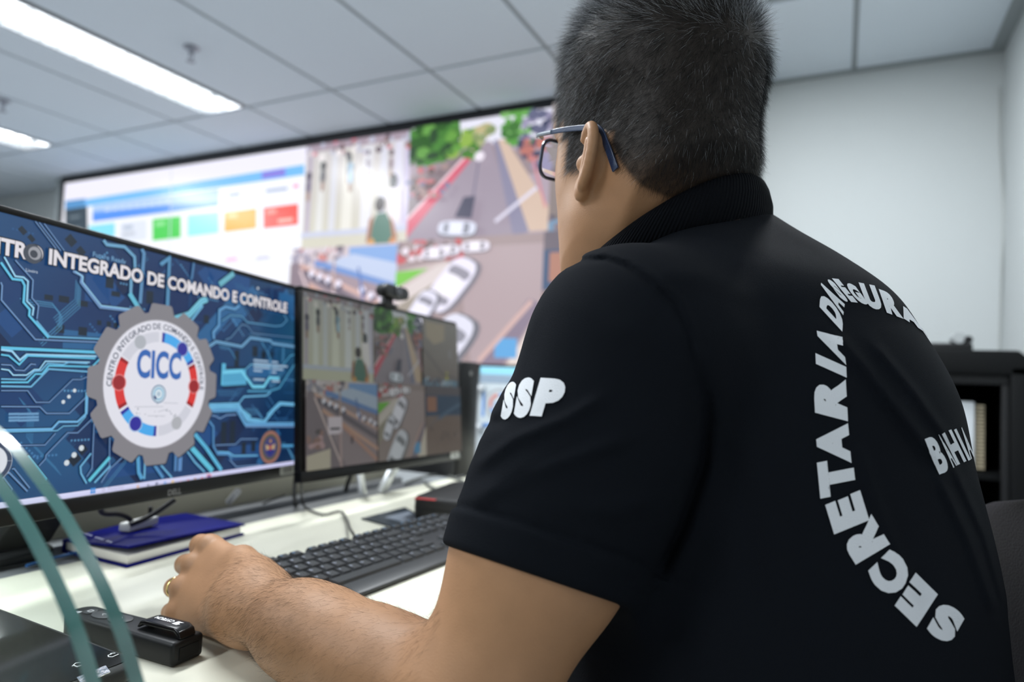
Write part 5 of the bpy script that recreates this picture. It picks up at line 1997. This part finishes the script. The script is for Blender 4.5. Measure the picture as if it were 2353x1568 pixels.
def sleeve(S, E, hem, hn, P, rr, arm):
    A = [(cone(S + vec(.0, 0, .004), lerp(S, E, .35), rr[0], rr[1]), .03, '+'), (cone(lerp(S, E, .35), lerp(S, E, .85), rr[1], rr[2]), .03, '+')]
    d = smin(combine(A, P), combine(arm, P) - .0026, .008)
    pd = (P - hem) @ hn
    band = np.exp(-((pd + .026) / .0022) ** 2)
    d = d - .0022 * (1 / (1 + np.exp(-(pd + .026) / .0012))) + .0022 * band
    return smax(d, pd, .004)


def shirt(P):
    d = TORSO_OUT(P)
    d = smin(d, combine([(cone(vec(-.115, .56, .064), SHL + vec(0, .015, .014), .058, .064), .04, '+'),
                         (cone(vec(-.115, .72, .064), SHR + vec(0, -.015, .014), .058, .064), .04, '+')], P), .05)
    d = smax(d, (P - vec(-.072, .63, .173)) @ NPL, .012)
    sl = sleeve(SHL, ELL + vec(.006, .002, 0), HEMC, HEMN, P, (.069, .066, .0575), ARML[:2])
    sr = sleeve(SHR, ELR, HEMR, AXR, P, (.069, .066, .0575), ARMR[:2])
    d = smin(smin(d, sl, .035), sr, .035)
    # the belly rests against the desk edge
    bx = np.maximum(P[:, 0] + .1705, np.abs(P[:, 2] + .274) - .0148)
    d = smax(creases(P, d), -bx, .004)
    return np.maximum(d, -.585 - P[:, 2])


V, Q = mesh_sdf(shirt, (-.36, .30, -.61), (.20, 1.02, .24), .0036 if QUICK else .0026)
V = relax(V, Q, shirt, 2)
polo = link_mesh('polo_shirt', np_mesh('polo_shirt', V + OFF, Q, SHIRT), person)

# ---- collar: a folded ribbed band round the neck, tipped forward
def collar_mesh():
    n = 160
    # (share of the way down the outside, outward offset)
    prof = [(.95, -.0060), (.5, -.0045), (.10, -.0030), (.0, -.0012), (-.02, .0008), (.03, .0026), (.15, .0036), (.40, .0044), (.70, .0050), (.93, .0052), (1.0, .0036), (.97, .0010), (.85, -.0015)]
    vs, th = [], []
    for i in range(n):
        q = 2 * math.pi * i / n
        ca, sa = math.cos(q), math.sin(q)        # ca = 1 at the nape
        fr = 1 - .36 * max(0, -ca) ** 1.3
        tp = vec(-.1557 + .0898 * ca * fr, .6359 + .0898 * sa, 0)
        tp[2] = .1268 + .6579 * (tp[0] + .1517) - .1525 * (tp[1] - .6359)
        bt = vec(-.1845 + .1171 * ca * fr, .6531 + .1171 * sa * .98, 0)
        bt[2] = .0800 + .5446 * (bt[0] + .1745) - .1556 * (bt[1] - .6531)
        out_ = vec(ca, sa, .35)
        for t, a in prof:
            vs.append(tp + (bt - tp) * t + out_ * (a + .004 * math.sin(math.pi * min(1, max(0, t)))) + OFF)
            th.append(q)
    m = len(prof)
    Q = [[i * m + k, i * m + k + 1, ((i + 1) % n) * m + k + 1, ((i + 1) % n) * m + k] for i in range(n) for k in range(m - 1)]
    return np.array(vs), np.array(Q), np.array(th)


cv, cq, cth = collar_mesh()
me = np_mesh('collar', cv, cq, RIB)
at_ = me.attributes.new('turn', 'FLOAT', 'POINT')
at_.data.foreach_set('value', cth.astype(np.float32))
nt = RIB.node_tree
an = nt.nodes.new('ShaderNodeAttribute')
an.attribute_name = 'turn'
mm = nt.nodes.new('ShaderNodeMath')
mm.operation = 'MULTIPLY'
mm.inputs[1].default_value = 190.0
sn = nt.nodes.new('ShaderNodeMath')
sn.operation = 'SINE'
bp = nt.nodes.new('ShaderNodeBump')
bp.inputs['Strength'].default_value = .8
bp.inputs['Distance'].default_value = .0012
nt.links.new(an.outputs['Fac'], mm.inputs[0])
nt.links.new(mm.outputs[0], sn.inputs[0])
nt.links.new(sn.outputs[0], bp.inputs['Height'])
nt.links.new(bp.outputs['Normal'], nt.nodes['Principled BSDF'].inputs['Normal'])
collar = link_mesh('collar', me, polo)
# ---- lettering printed on the shirt: each letter is laid on to the cloth
from mathutils.bvhtree import BVHTree
PRINT = mat('shirt_print', (.78, .80, .84), rough=.8, bump=.6, bscale=1800)
bvh = BVHTree.FromObject(polo, bpy.context.evaluated_depsgraph_get())
POI = polo.matrix_world
_G = {}


def glyph_mesh(ch, bold):
    """outline filled with small triangles, scaled to a unit square"""
    if (ch, bold) in _G: return _G[ch, bold]
    vs, fs = text_tris(ch, 1.0, bold)
    x0, x1 = min(a for a, b in vs), max(a for a, b in vs)
    y0, y1 = min(b for a, b in vs), max(b for a, b in vs)
    bm = bmesh.new()
    bv = [bm.verts.new(((a - x0) / (x1 - x0), (b - y0) / (y1 - y0), 0)) for a, b in vs]
    for f in fs:
        try: bm.faces.new([bv[i] for i in f])
        except ValueError: pass
    bmesh.ops.triangulate(bm, faces=bm.faces)
    for _ in range(6):
        e = [x for x in bm.edges if x.calc_length() > .09]
        if not e: break
        bmesh.ops.subdivide_edges(bm, edges=e, cuts=1)
        bmesh.ops.triangulate(bm, faces=bm.faces)
    bm.verts.index_update()
    r_ = ([(v_.co.x, v_.co.y) for v_ in bm.verts], [tuple(v_.index for v_ in f.verts) for f in bm.faces])
    bm.free()
    _G[ch, bold] = r_
    return r_


def on_shirt(x, y):
    for k in range(40):
        d = Vector(ray(x - k * 1.5, y + k * .6)).normalized()
        h, nn, i_, t_ = bvh.ray_cast(Vector(CAM), d)
        if h is not None and nn.dot(d) < 0: return np.array(h) + np.array(nn) * .0007
    return None


def print_word(name, letters, ox, oy, z, bold):
    mb_ = MB()
    for ch, O_, X_, Y_ in letters:
        O_, X_, Y_ = (np.array((ox + p[0] / z, oy + p[1] / z)) for p in (O_, X_, Y_))
        vs, fs = glyph_mesh(ch, bold)
        P_ = [on_shirt(*(O_ + (X_ - O_) * a + (Y_ - O_) * b)) for a, b in vs]
        ok = [f for f in fs if all(P_[i] is not None for i in f)]
        mb_.add([p if p is not None else CAM for p in P_], ok)
    me_ = bpy.data.meshes.new(name)
    me_.from_pydata(mb_.v, [], mb_.f)
    me_.polygons.foreach_set('use_smooth', [True] * len(me_.polygons))
    me_.materials.append(PRINT)
    return link_mesh(name, me_, polo)


ARC = [('R', (525, 1710), (500, 1240), (155, 1612)), ('I', (510, 1220), (505, 1100), (165, 1065)), ('A', (505, 1080), (462, 765), (200, 878)), ('D', (460, 705), (474, 515), (205, 425)), ('A', (472, 520), (488, 395), (214, 227)),
       ('S', (455, 345), (550, 385), (268, 100)), ('E', (560, 370), (635, 378), (345, 105)), ('G', (640, 380), (765, 408), (470, 145)), ('U', (750, 435), (930, 470), (643, 150)), ('R', (960, 490), (1150, 560), (868, 222)),
       ('A', (1150, 555), (1378, 702), (1053, 357)), ('N', (1395, 705), (1455, 775), (1345, 635)),
       ('A', (568, 2178), (525, 1732), (193, 2173)), ('T', (620, 2500), (580, 2095), (215, 2580)), ('E', (765, 2820), (662, 2482), (370, 2982))]
LOW = [('R', (708, 345), (495, 5), (318, 578)), ('C', (990, 700), (735, 375), (682, 995)), ('E', (1238, 912), (988, 668), (1000, 1277)), ('S', (1562, 1150), (1276, 975), (1368, 1492))]
print_word('back_lettering', ARC, 1840, 620, 4.9, .075)
print_word('back_lettering', LOW, 1900, 1180, 4.9, .075)
print_word('state_lettering', [('B', (550, 1285), (800, 1190), (218, 490)), ('A', (868, 1140), (950, 1080), (499, 405)), ('H', (955, 1075), (1160, 980), (612, 365)), ('I', (1205, 975), (1258, 945), (878, 280)), ('A', (1262, 940), (1342, 875), (1011, 258))], 2100, 960, 9.8, .05)
print_word('sleeve_lettering', [('S', (300, 1240), (545, 1205), (445, 400)), ('S', (590, 1200), (940, 1185), (745, 292)), ('P', (962, 1145), (1580, 1185), (1212, 288))], 1120, 840, 9.8, .08)

# ---- trousers and shoes, out of sight under the desk but there
TRO = mat('trousers_dark', (.010, .011, .014), rough=.85)


def legs(P):
    A = [(ell(vec(.0, .64, -.50), (.15, .20, .10)), .06, '+')]
    for s, y in ((1, .53), (-1, .75)):
        k_, an = vec(-.44, y - .03 * s, -.47), vec(-.40, y - .03 * s, -.90)
        A += [(cone(vec(-.02, y, -.48), k_, .088, .066), .05, '+'), (cone(k_, an, .064, .052), .03, '+')]
    return combine(A, P)


V2, Q2 = mesh_sdf(legs, (-.60, .30, -1.0), (.22, 1.0, -.33), .008)
link_mesh('trousers', np_mesh('trousers', V2 + OFF, Q2, TRO), person)
for y in (.50, .78):
    m_ = MB()
    rr_ = [(-.30, .030, .06), (-.35, .036, .075), (-.42, .042, .07), (-.50, .046, .05), (-.56, .040, .038), (-.59, .020, .030)]
    vs, fs = [], []
    for x, hw, hh_ in rr_:
        for k in range(12):
            t = 6.2832 * k / 12
            vs.append((x, y + hw * math.cos(t), max(.004, hh_ * (.5 + .5 * math.sin(t)) + .004)))
    for i in range(len(rr_) - 1):
        for k in range(12): fs.append((i * 12 + k, i * 12 + (k + 1) % 12, (i + 1) * 12 + (k + 1) % 12, (i + 1) * 12 + k))
    fs += [tuple(range(12))[::-1], tuple((len(rr_) - 1) * 12 + k for k in range(12))]
    m_.add(vs, fs)
    m_.build('shoe', BLK, person, smooth=True, sub=1)

# ---- spectacles
NAVY = mat('frame_navy', (.012, .028, .075), rough=.3, coat=.5)
STEEL = mat('frame_steel', (.55, .58, .62), rough=.25, metal=.9)
LENS = mat('lens_clear', (.96, .98, 1.0), rough=.02, trans=1.0, ior=1.12)
hpw = lambda f, l, u_: hp(f, l, u_) + OFF
gl = tag(empty('spectacles', hpw(.1, 0, .01)), None)
gl.parent = person
GF = .094
for s in (1, -1):
    ctr = (GF - .004, .036 * s, .000)
    outl = rrect(.058, .038, .012, 5)
    ring_ = [hpw(GF - .0012 * (a / .03) ** 2 * 4 + .0, .036 * s + a, .012 + b) for a, b in outl]
    MB().tube(ring_ + ring_[:2], .0019, 8, cap=False).build('rim', NAVY, gl, smooth=True)
    m_ = MB()
    inn = [hpw(GF - .0012 * (a / .03) ** 2 * 4, .036 * s + a * .97, .012 + b * .97) for a, b in outl]
    nn_ = len(inn)
    m_.add(inn + [p + HF * .0015 for p in inn], [tuple(range(nn_)), tuple(range(nn_, 2 * nn_))[::-1]] + [(i, (i + 1) % nn_, nn_ + (i + 1) % nn_, nn_ + i) for i in range(nn_)])
    m_.build('lens', LENS, gl)
    c_ = [(GF - .004, .066 * s, .030), (GF - .004, .0725 * s, .0305), (GF - .012, .0755 * s, .0305), (GF - .035, .0775 * s, .0305)]
    MB().tube(smooth_path([hpw(*p) for p in c_], 6), .0021, 8).build('temple_front', STEEL, gl, smooth=True)
    c_ = [(GF - .033, .0775 * s, .0305), (GF - .06, .0785 * s, .0305), (EF + .012, .0800 * s, .0285), (EF - .004, .0805 * s, .0255), (EF - .018, .080 * s, .010), (EF - .032, .0785 * s, -.010)]
    P_ = smooth_path([hpw(*p) for p in c_], 6)
    m_ = MB()
    for i, p in enumerate(P_):
        t_ = P_[min(i + 1, len(P_) - 1)] - P_[max(0, i - 1)]
        t_ /= np.linalg.norm(t_)
        b_ = np.cross(t_, HL)
        b_ /= np.linalg.norm(b_)
        hgt_ = .0022 + .0014 * i / len(P_)
        for a, d in ((-1, -1), (1, -1), (1, 1), (-1, 1)): m_.v.append(tuple(p + b_ * a * hgt_ + HL * s * d * .0009))
    m_.n = len(m_.v)
    for i in range(len(P_) - 1):
        for k in range(4): m_.f.append((i * 4 + k, i * 4 + (k + 1) % 4, i * 4 + 4 + (k + 1) % 4, i * 4 + 4 + k))
    m_.f += [(3, 2, 1, 0), tuple(m_.n - 4 + k for k in range(4))]
    m_.build('temple_tip', NAVY, gl, bevel=.0005)
MB().tube(smooth_path([hpw(GF, .010, .020), hpw(GF + .003, 0, .023), hpw(GF, -.010, .020)], 5), .0018, 8).build('bridge', STEEL, gl, smooth=True)

# ---- gold ring on the ring finger
GOLD = mat('gold', (.80, .58, .22), rough=.22, metal=1.0)
rk, rd = RING
t_ = rd / np.linalg.norm(rd)
a_ = np.cross(t_, vec(0, 0, 1))
a_ /= np.linalg.norm(a_)
b2_ = np.cross(t_, a_)
m_ = MB()
R_N, W_N = 40, .0022
for i in range(R_N):
    q = 6.2832 * i / R_N
    o_ = a_ * math.cos(q) + b2_ * math.sin(q)
    for rr_, ww_ in ((.0101, -1), (.0112, -.8), (.0115, 0), (.0112, .8), (.0101, 1)):
        m_.v.append(tuple(rk + OFF + o_ * rr_ + t_ * W_N * ww_))
m_.n = len(m_.v)
for i in range(R_N):
    for k in range(5):
        j = (i + 1) % R_N
        m_.f.append((i * 5 + k, i * 5 + (k + 1) % 5, j * 5 + (k + 1) % 5, j * 5 + k))
m_.build('ring', GOLD, person, smooth=True, edge=60)

# ---- hair: short strands, longer on the crown, fading down the neck
HV, HQ = V_BODY, Q_BODY
rel = HV - HO
HFc, HLc, HUc = rel @ HF, rel @ HL, rel @ HU


def grad_n(P):
    e = 1e-3
    d = body(P)
    G_ = np.stack([body(P + e * np.eye(3)[i]) - d for i in range(3)], 1)
    return G_ / (np.linalg.norm(G_, axis=1)[:, None] + 1e-9)


def sstep(a, b, x):
    t = np.clip((x - a) / (b - a), 0, 1)
    return t * t * (3 - 2 * t)


def hair_mask(f, l, u_):
    """1 where hair grows on the head"""
    top = sstep(.036, .046, u_) * sstep(.088, .078, f - .25 * np.clip(u_ - .10, 0, 1))
    edge = EF - .018 + 1.0 * np.clip(u_ - .012, -.2, 0)              # slanting line behind the ear
    back = sstep(edge + .003, edge - .004, f) * sstep(-.090, -.075, u_)
    over = sstep(.020, .026, u_) * (f < .05)
    burn = sstep(EF + .020, EF + .024, f) * sstep(EF + .053, EF + .046, f) * sstep(-.012, -.004, u_) * (np.abs(l) > .04)
    m_ = np.maximum(np.maximum(top, back), np.maximum(over, burn))
    return m_ * (np.abs(l) < .12) * (f > -.16) * (u_ < .25)


ear_d = combine(EARP, HV)
mask = hair_mask(HFc, HLc, HUc) * (ear_d > .004) * (HV[:, 2] > .10)
SKINDARK = mask * (.62 + .35 * sstep(-.06, .02, HUc))
me = person.data
at_ = me.attributes.new('stubble', 'FLOAT', 'POINT')
at_.data.foreach_set('value', SKINDARK.astype(np.float32))
nt = SKIN.node_tree
b_ = nt.nodes['Principled BSDF']
src = b_.inputs['Base Color'].links[0].from_socket
an = nt.nodes.new('ShaderNodeAttribute')
an.attribute_name = 'stubble'
mx = nt.nodes.new('ShaderNodeMix')
mx.data_type = 'RGBA'
mx.inputs[7].default_value = (.008, .007, .006, 1)
nt.links.new(src, mx.inputs[6])
nt.links.new(an.outputs['Fac'], mx.inputs[0])
nt.links.new(mx.outputs[2], b_.inputs['Base Color'])


def hair_mat(name, dark, pale):
    m = bpy.data.materials.new(name)
    m.use_nodes = True
    n_ = m.node_tree
    b = n_.nodes['Principled BSDF']
    a = n_.nodes.new('ShaderNodeAttribute')
    a.attribute_name = 'grey'
    x = n_.nodes.new('ShaderNodeMix')
    x.data_type = 'RGBA'
    x.inputs[6].default_value = (*dark, 1)
    x.inputs[7].default_value = (*pale, 1)
    n_.links.new(a.outputs['Fac'], x.inputs[0])
    n_.links.new(x.outputs[2], b.inputs['Base Color'])
    b.inputs['Roughness'].default_value = .45
    b.inputs['Specular IOR Level'].default_value = .16
    return m


def strands(name, roots, dirs, nrm, length, radius, grey, m, parent, bend, npt=5):
    """roots with a start direction, bending towards `bend` vectors; one object of fine curves"""
    n = len(roots)
    t = np.linspace(0, 1, npt)
    pts_ = roots[:, None, :] + length[:, None, None] * (dirs[:, None, :] * t[None, :, None] + bend[:, None, :] * (t ** 2)[None, :, None])
    hc = bpy.data.hair_curves.new(name)
    hc.add_curves([npt] * n)
    hc.attributes['position'].data.foreach_set('vector', (pts_.reshape(-1, 3) + OFF).astype(np.float32).ravel())
    ra = hc.attributes.get('radius') or hc.attributes.new('radius', 'FLOAT', 'POINT')
    ra.data.foreach_set('value', (radius[:, None] * (1 - .75 * t[None, :] ** 2)).astype(np.float32).ravel())
    ga = hc.attributes.new('grey', 'FLOAT', 'CURVE')
    ga.data.foreach_set('value', grey.astype(np.float32))
    hc.materials.append(m)
    o = bpy.data.objects.new(name, hc)
    COL.objects.link(o)
    o.parent = parent
    return o


HAIRM = hair_mat('hair_dark_grey', (.0025, .0023, .0022), (.55, .57, .61))
NH = 26000 if QUICK else 62000
w_ = mask / mask.sum()
pick = RNG.choice(len(HV), NH, p=w_)
rt_ = HV[pick] + RNG.normal(0, .0011, (NH, 3))
nn = grad_n(rt_)
dd = body(rt_)
rt_ = rt_ - nn * (dd + .0005)[:, None]
f_, l_, u2 = (rt_ - HO) @ HF, (rt_ - HO) @ HL, (rt_ - HO) @ HU
crown = sstep(.085, .150, u2)
low = sstep(.03, -.06, u2)
comb = (HF[None] * (.75 * crown + .25)[:, None] + HU[None] * (.35 * crown - .75 * (1 - crown))[:, None] + HL[None] * (np.sign(l_) * .15)[:, None])
comb = comb - nn * (comb * nn).sum(1)[:, None] * .8
comb /= np.linalg.norm(comb, axis=1)[:, None]
comb += RNG.normal(0, .28, comb.shape)
stand = .55 + .25 * crown
dirs = nn * stand[:, None] + comb * (.55)
dirs /= np.linalg.norm(dirs, axis=1)[:, None]
ln = (.0085 + .012 * crown - .0055 * low) * RNG.uniform(.65, 1.2, NH)
front = sstep(.06, .085, f_) * crown
ln = ln * (1 + .25 * front)
gp = np.clip(.035 + .24 * crown + .20 * sstep(-.04, .06, f_) - .05 * low, .004, 1)
grey = np.where(RNG.random(NH) < gp, RNG.uniform(.45, 1.0, NH), RNG.uniform(0, .025, NH))
strands('hair', rt_, dirs, nn, ln, np.full(NH, .000055), grey, HAIRM, person, comb * .28 - np.array([[0, 0, .10]]))

# ---- fine dark hair on the left forearm and the back of the hand
AHM = hair_mat('arm_hair_dark', (.014, .010, .008), (.2, .15, .1))
ax_ = WRL - ELL
tt = ((HV - ELL) @ ax_) / (ax_ @ ax_)
dist = np.linalg.norm((HV - ELL) - tt[:, None] * ax_, axis=1)
am = (tt > .02) & (tt < 1.30) & (dist < .075) & (HV[:, 1] < .60)
wgt = am * (.25 + .75 * np.exp(-((tt - .86) / .22) ** 2)) * np.clip(1.0 - (tt - 1.1) * 5, 0, 1)
NA = 7000 if QUICK else 13000
pick = RNG.choice(len(HV), NA, p=wgt / wgt.sum())
rt2 = HV[pick] + RNG.normal(0, .0012, (NA, 3))
n2 = grad_n(rt2)
rt2 = rt2 - n2 * (body(rt2) + .0003)[:, None]
flow = ax_ / np.linalg.norm(ax_) * .5 + vec(0, -.5, -.35)
d2 = flow[None] - n2 * (n2 @ flow)[:, None]
d2 /= np.linalg.norm(d2, axis=1)[:, None]
d2 = d2 + RNG.normal(0, .28, d2.shape)
keep = n2[:, 2] > -.6
rt2, n2, d2 = rt2[keep], n2[keep], d2[keep]
NA = len(rt2)
strands('arm_hair', rt2, n2 * .28 + d2 * .6, n2, RNG.uniform(.004, .010, NA), np.full(NA, .000032), RNG.uniform(0, .3, NA), AHM, person, d2 * .25 - n2 * .12, 6)
